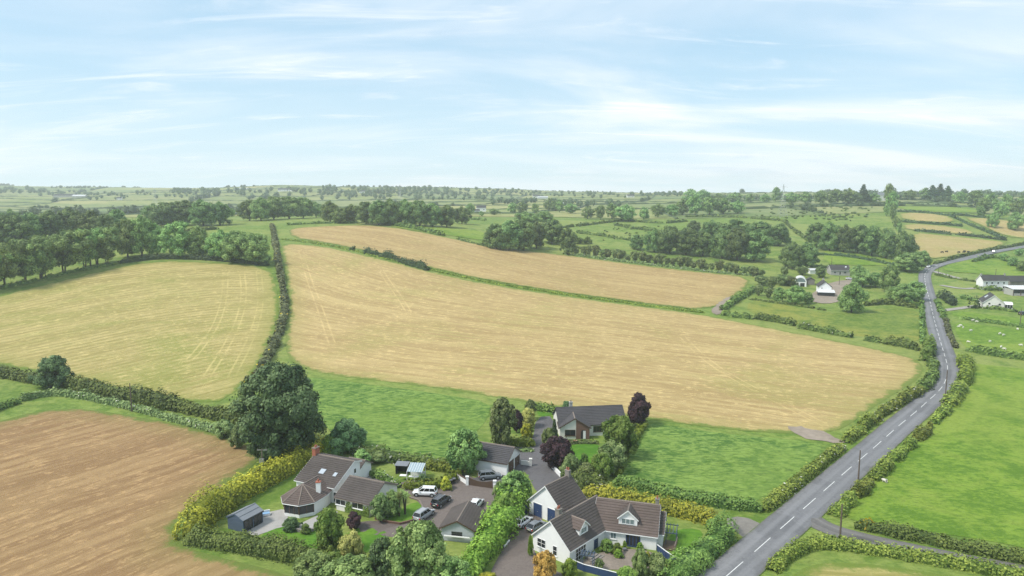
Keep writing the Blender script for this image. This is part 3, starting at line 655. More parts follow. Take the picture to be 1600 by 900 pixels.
def trunk_mesh(name, seed, h0, r0, rx, z1, limbs=7, lean=0.0, multi=1):
    rg = random.Random(seed); m = MB()
    for q in range(multi):
        bx, by = (0, 0) if multi == 1 else (rg.uniform(-.06, .06), rg.uniform(-.06, .06))
        top = (bx * 2 + lean * .4, by * 2, h0 + (z1 - h0) * .55)
        m.tube([(bx, by, -.04), (bx, by, .02), (bx * 1.3 + rg.uniform(-.01, .01), by * 1.3, h0 * .6), (bx * 1.6 + lean * .15, by * 1.6, h0), top], [r0 * 1.5, r0 * 1.1, r0 * .92, r0 * .8, r0 * .35], 8)
        for i in range(limbs):
            a = 2 * math.pi * (i + rg.uniform(-.3, .3)) / limbs; z = h0 * rg.uniform(.8, 1.15); l = rx * rg.uniform(.55, .85); zt = h0 + (z1 - h0) * rg.uniform(.3, .75)
            m.tube([(bx, by, z), (math.cos(a) * l * .45 + bx, math.sin(a) * l * .45 + by, z + (zt - z) * .4), (math.cos(a) * l + lean * .5, math.sin(a) * l, zt)], [r0 * .5, r0 * .36, r0 * .12], 6)
    return m.mesh(name)
PROTO = {}
def proto(key, mat, k, nper, s, z0, z1, rx, shape, r, h0, r0, lean=0.0, multi=1, seeds=(1, 2, 3), bark=None, up=.35, core=.74, jit=.25):
    L = []
    for sd in seeds:
        cl = crown_clumps(sd * 17 + len(key), k, z0, z1, rx, shape, r, lean)
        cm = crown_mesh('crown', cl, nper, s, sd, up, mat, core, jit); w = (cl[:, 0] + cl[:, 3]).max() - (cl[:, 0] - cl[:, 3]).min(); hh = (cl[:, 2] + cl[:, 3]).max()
        tm = trunk_mesh('trunk', sd * 5 + 3, h0, r0, rx, z1, lean=lean, multi=multi); tm.materials.append(bark or M_BARK)
        L.append((tm, cm, w, hh))
    PROTO[key] = L
#      key        mat    k  nper  s    z0   z1   rx   shape    r    h0   r0
proto('field',  L_OAK,  66, 105, .022, .08, 1.0, .43, 'round', .105, .15, .026, seeds=(1, 2, 3, 4))
proto('grove',  L_TREE, 66, 105, .022, .07, 1.0, .42, 'round', .105, .15, .026, seeds=(1, 2, 3, 4))
proto('wind',   L_OAK,  58, 95, .022,   .17, 1.0, .43, 'vase',  .100, .26, .016, lean=.10, multi=2, seeds=(1, 2, 3))
proto('conifer',L_DARK, 60, 60, .022, .05, 1.0, .24, 'cone',  .085, .12, .02, seeds=(1, 2))
proto('haw',    L_HAW,  44, 80, .030, .06, 1.0, .46, 'vase',  .125, .12, .02, multi=2, seeds=(1, 2, 3))
proto('bush',   L_HEDGE,46, 90, .030, .0, 1.0, .62, 'bush',   .150, .10, .02, multi=2, seeds=(1, 2))
proto('far',    L_OAK,  34, 34, .040, .10, 1.0, .44, 'round', .135, .18, .026, seeds=(1, 2, 3, 4))
CNT = {}
ORD = ['', 'second', 'third', 'fourth', 'fifth', 'sixth', 'seventh', 'eighth', 'ninth', 'tenth', 'eleventh', 'twelfth', 'thirteenth', 'fourteenth', 'fifteenth', 'sixteenth', 'seventeenth', 'eighteenth', 'nineteenth', 'twentieth', 'twenty-first', 'twenty-second', 'twenty-third', 'twenty-fourth', 'twenty-fifth', 'twenty-sixth', 'twenty-seventh', 'twenty-eighth', 'twenty-ninth', 'thirtieth', 'thirty-first', 'thirty-second', 'thirty-third', 'thirty-fourth', 'thirty-fifth', 'thirty-sixth', 'thirty-seventh', 'thirty-eighth', 'thirty-ninth', 'fortieth']
def nth(i, n): return ('leftmost' if i == 0 else 'rightmost' if i == n - 1 and n > 1 else ORD[i])
def plant(key, u, v, vt, wpx, label, group=None, cat='tree', name='tree', mat=None, rz=None, at=None, leafmat=None):
    p = P(u, v) if at is None else Vector(at); m = depth(p) / F_PX
    h = (v - vt) * m * 1.03; w = wpx * m
    L = PROTO[key]; i = CNT.get(key, 0); CNT[key] = i + 1; tm, cm, pw, ph = L[i % len(L)]
    r = random.Random(i * 31 + int(u)); sx = w / pw * .94; sz = h / ph
    root = empty(name, p, rz if rz is not None else (r.uniform(0, 6.28) if key not in ('wind',) else r.uniform(-.5, .5)))
    root.scale = (sx, sx * r.uniform(.92, 1.1), sz)
    link('trunk', tm, None, root); link('crown', cm, None, root)
    tag(root, label, cat, group); return root
def grove(key, specs, desc, where, group, cat='tree', name='tree'):
    """specs (u, v_base, v_top, width_px), given left to right"""
    specs = sorted(specs); n = len(specs)
    for i, s in enumerate(specs):
        o = nth(i, n); q = desc if o in ('leftmost', 'rightmost') else desc
        lb = (f'{o} {q} {where}' if o in ('leftmost', 'rightmost') else f'{o} {q} from left {where}') if n > 1 else f'{q} {where}'
        plant(key, *s, lb, group, cat, name)
# -- left front row (tall bare stems), and the woods behind
grove('wind', [(-18,452,388,72),(9,449,380,60),(40,442,382,56),(61,436,370,62),(72,434,376,40),(101,427,362,70),(131,418,360,52),(142,415,366,44),(152,413,357,56),(167,412,368,42)], 'windswept tree', 'in the row edging the pale left field', 'tree row edging the pale field')
grove('field', [(200,402,344,46),(222,400,338,52),(246,399,350,40),(282,402,348,56),(312,402,354,44),(346,406,360,46),(372,410,362,52),(402,413,366,50)], 'round tree', 'along the top hedge of the pale left field', 'trees along the top of the pale field')
grove('grove', [(-8,392,332,56),(22,390,338,48),(48,386,334,46),(20,372,328,42),(78,382,330,48),(110,374,325,50),(142,378,330,46),(166,380,336,40),(184,374,328,34)], 'dark tree', 'in the wood at the far left edge', 'trees of the left wood')
grove('grove', [(240,352,319,40),(262,354,317,48),(290,352,314,52),(318,353,313,52),(344,352,316,44)], 'dark tree', 'in the dense clump above the pale left field', 'trees of the upper left clump')
grove('field', [(390,345,313,38),(408,345,309,42),(428,343,308,46),(452,342,308,42),(474,341,309,40),(494,340,316,26)], 'broad tree', 'in the clump beyond the straw field corner', 'trees beyond the straw field corner')
grove('field', [(516,347,315,30),(532,349,325,30),(548,348,320,32)], 'small tree', 'of the small trio on the brow', 'trio of trees on the brow')
grove('grove', [(572,350,316,34),(592,352,314,36),(612,352,312,38),(634,352,312,38),(656,353,314,38),(676,354,318,36),(698,355,321,36),(722,350,323,30)], 'dark tree', 'in the long belt beyond the upper straw field', 'long tree belt beyond the upper field')
grove('grove', [(776,389,350,38),(796,391,346,46),(818,391,345,48),(838,388,347,40),(862,381,344,40)], 'dark spreading tree', 'in the clump on the upper field edge', 'clump on the upper field edge')
plant('grove', 887, 398, 357, 25, 'single narrow dark tree just right of the clump on the upper field edge')
plant('field', 822, 352, 331, 44, 'small tree behind the clump on the upper field edge')
plant('field', 850, 350, 330, 36, 'small rounded tree behind the right of the clump on upper field edge')
grove('bush', [(904,381,371,14),(918,381,369,16)], 'small bush', 'in the green field right of the narrow tree', 'pair of bushes in the green field', 'bush', 'bush')
rg_ = random.Random(3)
hw = []
for i in range(30):
    t = i / 29; u = 902 + t * 290; v = 399 + (u - 902) * .118 + (6 if u > 1150 else 0) * 0
    hw.append((u + rg_.uniform(-3, 3), v, v - rg_.uniform(10, 19), rg_.uniform(12, 19)))
grove('haw', hw, 'pale hawthorn', 'in the row beyond the upper straw field', 'hawthorn row beyond the upper field')
grove('grove', [(995,390,367,28),(1022,394,358,36),(1046,396,354,42),(1072,398,357,42),(1098,400,361,40)], 'dark spreading tree', 'in front of the central belt', 'front of the central tree belt')
grove('grove', [(1128,404,361,42),(1152,406,357,44),(1178,408,362,48)], 'dark domed tree', 'of the three before the white barn', 'domed trees before the white barn')
grove('grove', [(1084,366,345,28),(1112,378,344,40),(1150,380,343,44),(1186,382,347,42),(1216,384,350,42)], 'dark tree', 'in the back row of the central belt', 'back row of the central tree belt')
grove('grove', [(1238,420,379,40),(1262,420,381,38)], 'dark tree', 'of the pair standing right behind the white barn', 'pair behind the white barn')
grove('grove', [(1276,388,349,34),(1296,392,348,38),(1318,394,352,38),(1340,396,352,38),(1362,400,354,38),(1384,404,358,40),(1408,408,362,44)], 'dark tree', 'in the belt above the bright green field', 'dark belt above the cottages')
grove('field', [(1420,424,396,46),(1440,416,392,30)], 'big green tree', 'at the road bend beside the far car', 'trees at the road bend')
plant('field', 1330, 488, 441, 46, 'lone round green tree standing in the rough paddock by the cottage')
grove('field', [(1218,472,449,26),(1242,476,447,32),(1262,474,456,20)], 'low garden tree', 'left of the far white cottage', 'garden trees left of the cottage')
grove('field', [(1348,448,422,38),(1340,436,414,28),(1368,448,426,26),(1388,456,414,32),(1410,476,444,38),(1428,470,440,34),(1396,472,448,30)], 'leafy tree', 'between the cottages and the road', 'trees between the cottages and road')
plant('grove', 1281, 434, 416, 16, 'small dark tree just left of the grey bungalow')
grove('haw', [(1190,446,430,20),(1205,452,432,22),(1222,446,428,20),(1236,448,432,18),(1185,462,446,18),(1200,466,450,18),(1254,430,415,18),(1226,432,417,18)], 'scrubby tree', 'in the tangle left of the white barn', 'scrub left of the white barn')
# -- middle distance
grove('far', [(868,330,314,24),(892,334,318,24),(918,342,323,26),(938,343,321,24),(956,342,318,26),(978,346,320,36),(1006,344,324,26),(1028,340,319,28),(1050,338,320,24)], 'roundish tree', 'in the row across the middle green fields', 'row across the middle fields')
grove('far', [(1066,336,311,28),(1086,337,306,32),(1108,336,308,34),(1130,335,310,32),(1152,334,314,28)], 'broad tree', 'on the slope behind the central dark belt', 'trees on the middle slope')
grove('far', [(1078,318,296,30),(1098,318,297,28),(1122,318,302,24),(1148,317,301,26),(1172,317,303,24),(1196,317,304,22),(1212,316,293,18),(1236,318,301,28),(1258,319,300,28),(1282,319,298,30),(1304,319,296,30),(1326,319,295,28),(1366,318,302,24)], 'ridge tree', 'on the right hand skyline ridge', 'trees on the right skyline')
plant('conifer', 1348, 318, 289, 24, 'tall pointed conifer breaking the right skyline')
grove('far', [(1388,322,288,26),(1394,330,300,20),(1422,312,297,22),(1446,312,294,20)], 'broad tree', 'on the right ridge beyond the conifer', 'ridge trees beyond the conifer')
grove('conifer', [(1456,313,290,22),(1468,313,288,24),(1480,314,291,20)], 'dark conifer', 'in the clump on the right ridge top', 'conifers on the ridge top')
grove('far', [(1500,318,300,24),(1524,322,298,28),(1548,326,302,28),(1572,330,304,30),(1596,328,306,26),(1536,334,310,24),(1562,342,316,24),(1588,338,314,24)], 'dark tree', 'in the wood at the far right edge', 'wood at the far right')
grove('field', [(1550,356,333,20),(1586,360,332,27),(1532,338,322,16)], 'lone round tree', 'in the tan field at the right edge', 'lone trees in the tan field')
grove('far', [(1568,408,396,16),(1582,416,402,18),(1596,424,408,22),(1592,400,388,16)], 'small tree', 'on the hedge inside the road bend at right', 'small trees inside the road bend')
grove('far', [(1395,345,318,14),(1400,358,338,12),(1385,338,318,14),(1404,366,346,12)], 'slim tree', 'in the line left of the tan hillside fields', 'slim trees left of the tan fields')
grove('far', [(735,336,318,20),(752,338,330,12),(772,336,326,18),(800,334,317,20),(816,334,316,22),(836,334,318,16),(858,330,310,18),(874,332,312,18)], 'hazy tree', 'around the distant white farmhouse in the middle', 'hazy trees round the far farmhouse')
# ------------------------------------------------------------------ hedges
def hedge_arrays(path, w, h, s, seed, lump=.25, dens=1.5, gap=0.0, flat=False, taper=True):
    rg = np.random.default_rng(seed); p = np.array(path, float); L = np.concatenate([[0], np.cumsum(np.hypot(*np.diff(p, axis=0).T))]); T = L[-1]
    def at(t):
        x = np.interp(t, L, p[:, 0]); y = np.interp(t, L, p[:, 1]); x2 = np.interp(t + .5, L, p[:, 0]); y2 = np.interp(t + .5, L, p[:, 1]); x1 = np.interp(t - .5, L, p[:, 0]); y1 = np.interp(t - .5, L, p[:, 1])
        d = np.stack([x2 - x1, y2 - y1], -1); d /= np.linalg.norm(d, axis=-1)[..., None] + 1e-9
        return np.stack([x, y], -1), d
    tab = rg.normal(size=4096)
    def vn(t, per, k): q = np.abs(t) / per + k * 211.7; i = np.floor(q).astype(int); f = q - i; f = f * f * (3 - 2 * f); return tab[i % 4096] * (1 - f) + tab[(i + 1) % 4096] * f
    ph = rg.uniform(0, 6.28, 8); fr = [2 * math.pi / k for k in (w * 5.3, w * 2.9, w * 1.7, w * 1.05)]
    def lumpf(t, k): return np.clip(1 + lump * (.42 * vn(t, w * 2.6, k) + .36 * vn(t, w * 1.1, k + 1) + .26 * vn(t, w * .5, k + 2)), .35, 1.9)
    def keepf(t):
        if gap <= 0: return np.ones_like(t, bool)
        return (np.sin(t / (w * 1.9) + ph[5]) + .8 * np.sin(t / (w * 4.3) + ph[6]) + .5 * np.sin(t / (w * .8) + ph[7])) > (-2.3 + gap * 3.2)
    n = int(T * (2 * h + w) * dens / (s * s) * .5) + 20
    t = rg.uniform(0, T, n); a = rg.uniform(-.08, 1.08, n) * math.pi
    k_ = keepf(t); t = t[k_]; a = a[k_]; n = len(t)
    hh = h * lumpf(t, 0); ww = w * .5 * lumpf(t + 31, 3)
    if taper: e = np.clip(np.minimum(t, T - t) / (w * .5 + .01), 0.25, 1) ** .5; hh = hh * e; ww = ww * (.5 + .5 * e)
    ex = .42 if flat else .68
    cx = np.sign(np.cos(a)) * np.abs(np.cos(a)) ** ex; cz = np.clip(np.sign(np.sin(a)) * np.abs(np.sin(a)) ** ex, 0, 1)
    rr = rg.uniform(.84, 1.08, n); sp = rg.uniform(size=n) < .07; rr[sp] *= rg.uniform(1.03, 1.22, sp.sum())
    # small-scale clumping
    rr *= 1 + .07 * vn(t + a * w * .4, w * .28, 9) + .05 * vn(t - a * w * .6, w * .15, 10)
    c, d = at(t); nr = np.stack([d[:, 1], -d[:, 0]], -1)
    xy = c + nr * (cx * ww * rr)[:, None]; z = H(xy[:, 0], xy[:, 1]) + cz * hh * rr
    Cc = np.c_[xy, z]; N = np.c_[nr * np.cos(a)[:, None], np.sin(a)[:, None] + .25] + rg.normal(size=(n, 3)) * .36
    tint = np.clip(.40 + .15 * vn(t + a * w * .3, w * .7, 12) + rg.normal(0, .18, n) + .08 * np.sin(a), 0, 1)  # random leaf tone, tops tinted lighter as brighter highlights
    V, Fq, Tn = cards(Cc, N, np.full(n, s), tint, rg)
    # inner core
    m = max(2, int(T / max(1.0, w * .8))); tt = np.concatenate([[.01 * T, .02 * T + .1], np.linspace(.04 * T + .3, .96 * T - .3, max(2, m)), [.98 * T - .1, .99 * T]]); m = len(tt) - 1; kk = keepf(tt); c, d = at(tt); nr = np.stack([d[:, 1], -d[:, 0]], -1)
    prof = [(-.78, -.1), (-.80, .45), (-.55, .80), (0, .86), (.55, .80), (.80, .45), (.78, -.1)]; np_ = len(prof)
    cv = []
    et = np.clip(np.minimum(tt, T - tt) / (w * .8 + .01), 0.05, 1) ** .6; hl = h * lumpf(tt, 0) * et * .95; wl_ = w * .5 * lumpf(tt + 31, 3) * et * .95
    for q, zf in prof:
        xy = c + nr * (q * wl_ * .95)[:, None]; cv.append(np.c_[xy, H(xy[:, 0], xy[:, 1]) + zf * hl])
    cv = np.stack(cv, 1).reshape(-1, 3); cf = [(i * np_ + k, i * np_ + k + 1, (i + 1) * np_ + k + 1, (i + 1) * np_ + k) for i in range(m) if kk[i] and kk[i + 1] for k in range(np_ - 1)]
    o = len(V)
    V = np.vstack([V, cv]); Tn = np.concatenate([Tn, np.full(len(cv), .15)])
    if cf: Fq = np.vstack([Fq, np.array(cf) + o])
    return V, Fq, Tn, Cc, N
HS = [100]
def hedge(pts, w, h, mat, label, gap=0.0, lump=.25, flat=False, flower=None, fmat=None, group=None, s=None, dens=1.5, sm=1, name='hedge', cat='hedge', world=False):
    path = densify(pts if world else px_path(pts, sm), 1.5, False); HS[0] += 1
    mid = np.array(path).mean(0); dist = math.hypot(mid[0], mid[1], 55); s = s or max(.17, dist * .0017)
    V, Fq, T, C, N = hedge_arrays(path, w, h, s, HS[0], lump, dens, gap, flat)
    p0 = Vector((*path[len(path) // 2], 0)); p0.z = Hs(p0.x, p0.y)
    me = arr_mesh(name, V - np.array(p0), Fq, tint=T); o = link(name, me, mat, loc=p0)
    if flower:
        rg = np.random.default_rng(HS[0]); k = rg.uniform(size=len(C)) < flower * (np.sin(C[:, 0] * .55 + HS[0]) + np.sin(C[:, 1] * .4) + 1.1).clip(0, 2)
        k &= N[:, 2] > -.2
        if k.any():
            Cf = C[k] + N[k] * .05; V2, F2, T2 = cards(Cf, N[k], np.full(len(Cf), s * .8), rg.uniform(0, 1, len(Cf)), rg)
            link('blossom', arr_mesh('blossom', V2 - np.array(p0), F2, tint=T2), fmat or L_FLOWERW, o)
    tag(o, label, cat, group); return o
# field boundaries on the left
hedge([(425,352),(430,378),(434,408),(440,440),(446,478),(440,512),(425,548),(408,580),(385,605)], 3.0, 2.2, L_BROWNH, 'dark brownish hedge between the pale left field and the straw field', lump=.35, flower=.02, fmat=L_FLOWERY)
hedge([(-80,566),(0,588),(60,598),(130,608),(210,626),(300,645),(380,664)], 3.6, 3.2, L_HEDGE, 'thick dark hedge along the bottom of the pale left field', lump=.25)
hedge([(30,628),(58,621),(90,617),(130,622),(210,640),(290,663),(380,686)], 1.9, 1.8, L_HAW, 'thin clipped hedge above the brown field', lump=.2, flower=.015)
hedge([(-40,655),(0,640),(30,630)], 2.2, 1.8, L_HEDGE, 'short dark hedge end at the left edge above the brown field')
hedge([(0,452),(60,438),(120,424),(180,414)], 1.8, 1.2, L_HEDGE, 'low hedge at the foot of the windswept tree row', gap=.25, lump=.4)
hedge([(185,412),(240,405),(300,405),(370,410),(420,416)], 2.2, 2.2, L_DARK, 'dark undergrowth hedge along the top of the pale left field', lump=.4)
hedge([(120,372),(200,368),(300,362),(340,358)], 3.0, 2.0, L_HEDGE, 'dark hedge line at the foot of the left wood', lump=.4)
hedge([(448,352),(500,349),(560,349)], 2.0, 1.4, L_HEDGE, 'low hedge along the top of the upper straw field', lump=.4, gap=.2)
hedge([(592,349),(640,357),(690,368)], 3.2, 3.2, L_HEDGE, 'bushy dark hedge on the far rim of the upper straw field', lump=.4, gap=.1)
hedge([(690,368),(720,376),(770,388)], 2.0, 1.4, L_HEDGE, 'sparse low hedge running to the clump on the upper field edge', lump=.5, gap=.5)
# the green divide
hedge([(440,374),(500,381),(560,394),(610,406)], 2.6, .7, L_CLIP, 'grassy bank on the left of the divide between the straw fields', lump=.4, s=.6)
hedge([(548,391),(580,398),(620,408),(668,423)], 2.8, 3.0, L_DARK, 'row of dark gorse bushes midway along the green divide', lump=.6, gap=.42, s=.55)
hedge([(610,406),(700,429),(800,448),(900,463),(1000,476),(1100,489)], 2.9, .75, L_CLIP, 'long low green bank dividing the two straw fields', lump=.4, s=.5)
hedge([(880,397),(960,408),(1060,420),(1180,432)], 1.8, 1.6, L_HAW, 'low hedge at the foot of the pale hawthorn row', lump=.4, flower=.06, gap=.15)
# right middle
hedge([(1128,486),(1145,474),(1165,462),(1180,452)], 3.0, 2.6, L_HEDGE, 'bushy hedge corner at the muddy track by the rough paddock', lump=.4)
hedge([(1128,492),(1160,497),(1175,499)], 3.0, 2.8, L_HEDGE, 'leafy bushes at the bottom left of the rough paddock', lump=.5)
hedge([(1178,498),(1230,506),(1243,510)], 2.6, 2.8, L_HEDGE, 'dense clipped hedge at the left of the rough paddock bottom edge', lump=.15)
hedge([(1246,512),(1320,526),(1375,536)], 2.4, 2.4, L_HEDGE, 'patchy hedge midway along the rough paddock bottom edge', lump=.4, gap=.2, flower=.05)
hedge([(1380,537),(1410,542),(1436,548)], 2.6, 2.8, L_HEDGE, 'dense hedge at the right of the rough paddock bottom edge', lump=.2)
hedge([(1170,468),(1215,474),(1260,480),(1290,486)], 1.6, 1.0, L_HEDGE, 'low hedge along the top of the rough paddock', lump=.5, gap=.3)
hedge([(1350,478),(1390,474),(1432,482)], 3.4, 2.8, L_HEDGE, 'thick garden hedge on the top right of the rough paddock', lump=.5)
hedge([(1440,470),(1441,500),(1442,538)], 1.8, 1.5, L_HEDGE, 'low hedge between the rough paddock and the road', lump=.3, gap=.15)
hedge([(1196,440),(1240,448),(1262,440)], 4.0, 3.0, L_HAW, 'tangled scrub around the white barn', lump=.5)
hedge([(1250,416),(1290,418),(1340,424)], 2.0, 1.8, L_HEDGE, 'dark hedge behind the far cottages', lump=.4)
hedge([(1278,398),(1330,402),(1400,416)], 2.6, 2.4, L_DARK, 'dark hedge at the foot of the tree belt above the cottages', lump=.4)
hedge([(1445,565),(1454,552),(1450,540)], 3.4, 3.6, L_FRESH, 'fresh green bush clump at the straw field corner by the road', lump=.4)
# the road, left side
hedge([(1322,693),(1336,680),(1362,660)], 3.0, 2.5, L_ROADH, 'bushy yellow green hedge on the road bend beside the bare earth gateway', lump=.5)
hedge([(1362,660),(1390,640),(1420,624),(1440,612)], 2.7, 2.0, L_ROADH, 'low yellow green hedge between the straw field and the road', lump=.5, flower=.04)
hedge([(1440,612),(1452,600),(1460,585),(1456,566)], 3.0, 2.4, L_HEDGE, 'leafy hedge on the inside of the road curve', lump=.4)
hedge([(1192,800),(1240,762),(1290,722),(1316,700)], 2.3, 1.7, L_ROADH, 'trimmed sloping hedge between the lush grass field and the road', lump=.12, flower=.02)
hedge([(960,756),(1030,772),(1110,790),(1190,800)], 2.2, 1.9, L_HEDGE, 'clipped hedge along the bottom of the lush grass field', lump=.12, flat=True)
hedge([(1008,663),(990,690),(976,715),(962,748)], 1.8, 1.5, L_CLIP, 'trimmed light green hedge between the bungalow garden and grass field', lump=.12, flat=True)
# the road, right side
RB = [(1304,808),(1332,783),(1336,780),(1360,756),(1364,752),(1390,726),(1394,722),(1426,695),(1432,690),(1454,667),(1458,663),(1481,640)]
for i, (lb) in enumerate(('rounded roadside bush nearest the side lane', 'second roadside bush up from the side lane', 'third roadside bush up from the lane', 'fourth roadside bush up from the lane', 'fifth roadside bush up from the lane', 'topmost rounded roadside bush of the near group')):
    a, b = RB[2 * i], RB[2 * i + 1]; hedge([a, b], 2.8, 2.0, L_ROADH, lb, lump=.45, group='roadside bushes right of the road', sm=0, name='bush', cat='bush')
hedge([(1482,636),(1492,622),(1504,604)], 3.2, 2.4, L_ROADH, 'yellow green hedge on the right where the road curves', lump=.4)
hedge([(1504,604),(1512,585),(1504,560)], 3.6, 2.8, L_LAUREL, 'fresh green hedge right of the road curve', lump=.4)
hedge([(1478,500),(1482,520),(1494,545)], 1.6, 1.2, L_BROWNH, 'low brown verge hedge between the road and the sheep field', lump=.4)
hedge([(1462,470),(1470,486),(1476,500)], 2.0, 1.8, L_HEDGE, 'dark verge hedge right of the road by the pale drive', lump=.5)
hedge([(1510,548),(1560,557),(1640,568),(1740,580)], 2.6, 2.4, L_HEDGE, 'dark hedge below the sheep field', lump=.2)
hedge([(1500,498),(1550,505),(1600,512),(1700,524)], 1.8, 1.4, L_HEDGE, 'thin dark hedge along the top of the sheep field', lump=.25)
hedge([(1335,824),(1400,836),(1500,857),(1620,884)], 2.5, 1.9, L_HEDGE, 'dark hedge between the bright green field and the side lane', lump=.25)
hedge([(1344,822),(1354,824),(1366,828)], 2.4, 2.6, L_FLOWERY, 'yellow flowering gorse bush at the lane corner', lump=.4, name='gorse_bush', cat='bush')
hedge([(1205,895),(1222,878),(1250,860),(1285,852),(1340,860),(1420,873),(1520,890),(1640,915)], 2.3, 1.7, L_ROADH, 'curved hedge along the near side of the side lane', lump=.2)
# right hillside lines
for pts, lb in (([(1400,331),(1440,333),(1482,337)], 'hedge above the second tan field on the right hillside'), ([(1408,347),(1450,350),(1505,354)], 'hedge between the two small tan fields on the right hillside'),
   ([(1428,361),(1460,364),(1486,367)], 'short dark hedge above the left of the cattle field'), ([(1494,367),(1540,372),(1572,376)], 'short dark hedge above the right of the cattle field'),
   ([(1482,337),(1510,350),(1545,364),(1572,375)], 'diagonal hedge down the right hillside'), ([(1402,319),(1450,322),(1500,325)], 'hedge below the ridge trees on the right'),
   ([(1402,313),(1450,314),(1490,316)], 'uppermost hedge below the ridge trees on the right'), ([(1488,336),(1520,339),(1548,342)], 'hedge above the tan field with lone trees')):
    hedge(pts, 2.6, 2.4, L_DARK, lb, lump=.25)
hedge([(1460,413),(1500,402),(1530,395),(1570,386),(1640,372)], 2.4, 2.0, L_HEDGE, 'hedge between the cattle field and the upper road', lump=.3)
hedge([(1520,410),(1545,403),(1566,405),(1600,422),(1640,436)], 3.0, 2.6, L_HEDGE, 'shrubby hedge inside the road bend on the right', lump=.5)
hedge([(1462,430),(1495,437),(1528,441)], 2.0, 1.3, L_HEDGE, 'low hedge above the farm lane on the right', lump=.4, gap=.15)
hedge([(1528,450),(1545,454),(1562,453)], 6.0, 2.9, L_HEDGE, 'dark rounded hedge before the long white house', lump=.3)
hedge([(1468,464),(1482,470),(1490,478)], 5.0, 3.2, L_DARK, 'dark shrubbery beside the road left of the grey gabled house', lump=.5)
hedge([(1500,466),(1520,470),(1535,472)], 2.2, 1.4, L_HEDGE, 'low hedge left of the grey gabled house', lump=.4)
hedge([(1518,482),(1526,480)], 4.4, 4.2, L_DARK, 'dark round shrubs touching the grey gabled house', lump=.3, sm=0, name='shrub', cat='shrub')
hedge([(1536,482),(1560,484),(1588,488)], 2.4, 1.5, L_HEDGE, 'garden shrubs in front of the grey gabled house', lump=.5)
# middle distance lines
for pts, lb in (([(868,357),(900,354),(940,349),(975,345)], 'bushy hedge crossing the middle green fields'), ([(900,364),(940,369),(985,376)], 'thin hedge sloping through the middle green field'),
   ([(975,345),(1030,350),(1075,346)], 'hedge right of the middle row of trees'), ([(1070,340),(1140,339),(1225,346)], 'long hedge behind the central dark belt'),
   ([(600,338),(700,341),(760,345)], 'hedge behind the long tree belt'), ([(1225,346),(1240,360),(1262,376)], 'hedge left of the dark belt above the cottages'), ([(960,352),(1000,360),(1060,363)], 'brown hedge before the central dark belt')):
    hedge(pts, 2.6, 2.2, L_HEDGE, lb, lump=.5, gap=.15)
# distant hedgerows and woods, too far to tell apart
rg = np.random.default_rng(11); VV, FF_, TT_ = [], [], []; o = 0
iv, jf = ico()
def far_blob(x, y, h, w, rg, n=34, V=VV, Fc=FF_, Tn=TT_):
    global o
    z = Hs(x, y); s = h * .11; d = rand_dirs(n, rg); d[:, 2] = np.abs(d[:, 2]) * 1.2 - .25
    lob = 1 + .22 * np.sin(3 * np.arctan2(d[:, 1], d[:, 0]) + x)
    c = np.c_[d[:, :2] * (w * .5 * lob * rg.uniform(.75, 1.05, n))[:, None] + [x, y], z + h * .42 + d[:, 2] * h * .52 * rg.uniform(.8, 1.05, n)]
    v, f, t = cards(c, d + rg.normal(size=(n, 3)) * .3 + [0, 0, .2], np.full(n, s * 1.5), np.clip(rg.normal(.42, .2, n), 0, 1), rg)
    V.append(v); Fc.append(f + o); Tn.append(t); o += len(v)
    k = iv * np.array([w * .36, w * .36, h * .40]) * rg.uniform(.8, 1.15, (len(iv), 1)) + [x, y, z + h * .42]
    V.append(k); Fc.append(np.c_[jf, jf[:, :1]][:, [0, 1, 2, 2]] + o); Tn.append(np.full(len(k), .2)); o += len(k)
def flush(name, V, Fc, Tn, mat, label, cat):
    V = np.concatenate(V); Fq = np.concatenate(Fc); T = np.concatenate(Tn); tri = Fq[:, 2] == Fq[:, 3]
    lens = np.where(tri, 3, 4).astype(np.int32); m = np.ones(Fq.shape, bool); m[tri, 3] = False; loops = Fq[m]
    me = bpy.data.meshes.new(name); me.vertices.add(len(V)); me.vertices.foreach_set('co', V.astype(np.float32).ravel()); me.loops.add(len(loops)); me.loops.foreach_set('vertex_index', loops.astype(np.int32))
    me.polygons.add(len(lens)); me.polygons.foreach_set('loop_start', np.concatenate([[0], np.cumsum(lens)[:-1]]).astype(np.int32)); me.polygons.foreach_set('loop_total', lens)
    q = me.attributes.new('tint', 'FLOAT', 'POINT'); q.data.foreach_set('value', T.astype(np.float32)); me.update(calc_edges=True); me.validate()
    return tag(link(name, me, mat), label, cat, kind='stuff')
pr = random.Random(8)
def far_strip(a, b, h, w):
    """one unbroken far hedge as a ragged extruded band"""
    global o
    L = math.hypot(b[0] - a[0], b[1] - a[1]); n = max(2, int(L / 6.5)); t = np.linspace(0, 1, n + 1); d = np.array([b[0] - a[0], b[1] - a[1]]) / L; nr = np.array([d[1], -d[0]])
    c = np.array(a)[None] + t[:, None] * (np.array(b) - np.array(a))[None] + nr * rg.normal(0, .5, n + 1)[:, None]; hh = h * rg.uniform(.55, 1.35, n + 1); prof = [(-1, -.3), (-.9, .6), (0, 1), (.9, .6), (1, -.3)]; z = H(c[:, 0], c[:, 1])
    V = np.stack([np.c_[c + nr * (q * w * .5 * rg.uniform(.8, 1.2, n + 1))[:, None], z + k * hh] for q, k in prof], 1).reshape(-1, 3)
    F_ = np.array([(i * 5 + k, i * 5 + k + 1, (i + 1) * 5 + k + 1, (i + 1) * 5 + k) for i in range(n) for k in range(4)])
    VV.append(V); FF_.append(F_ + o); TT_.append(np.repeat(np.clip(rg.normal(.38, .15, n + 1), 0, 1), 5)); o += len(V)
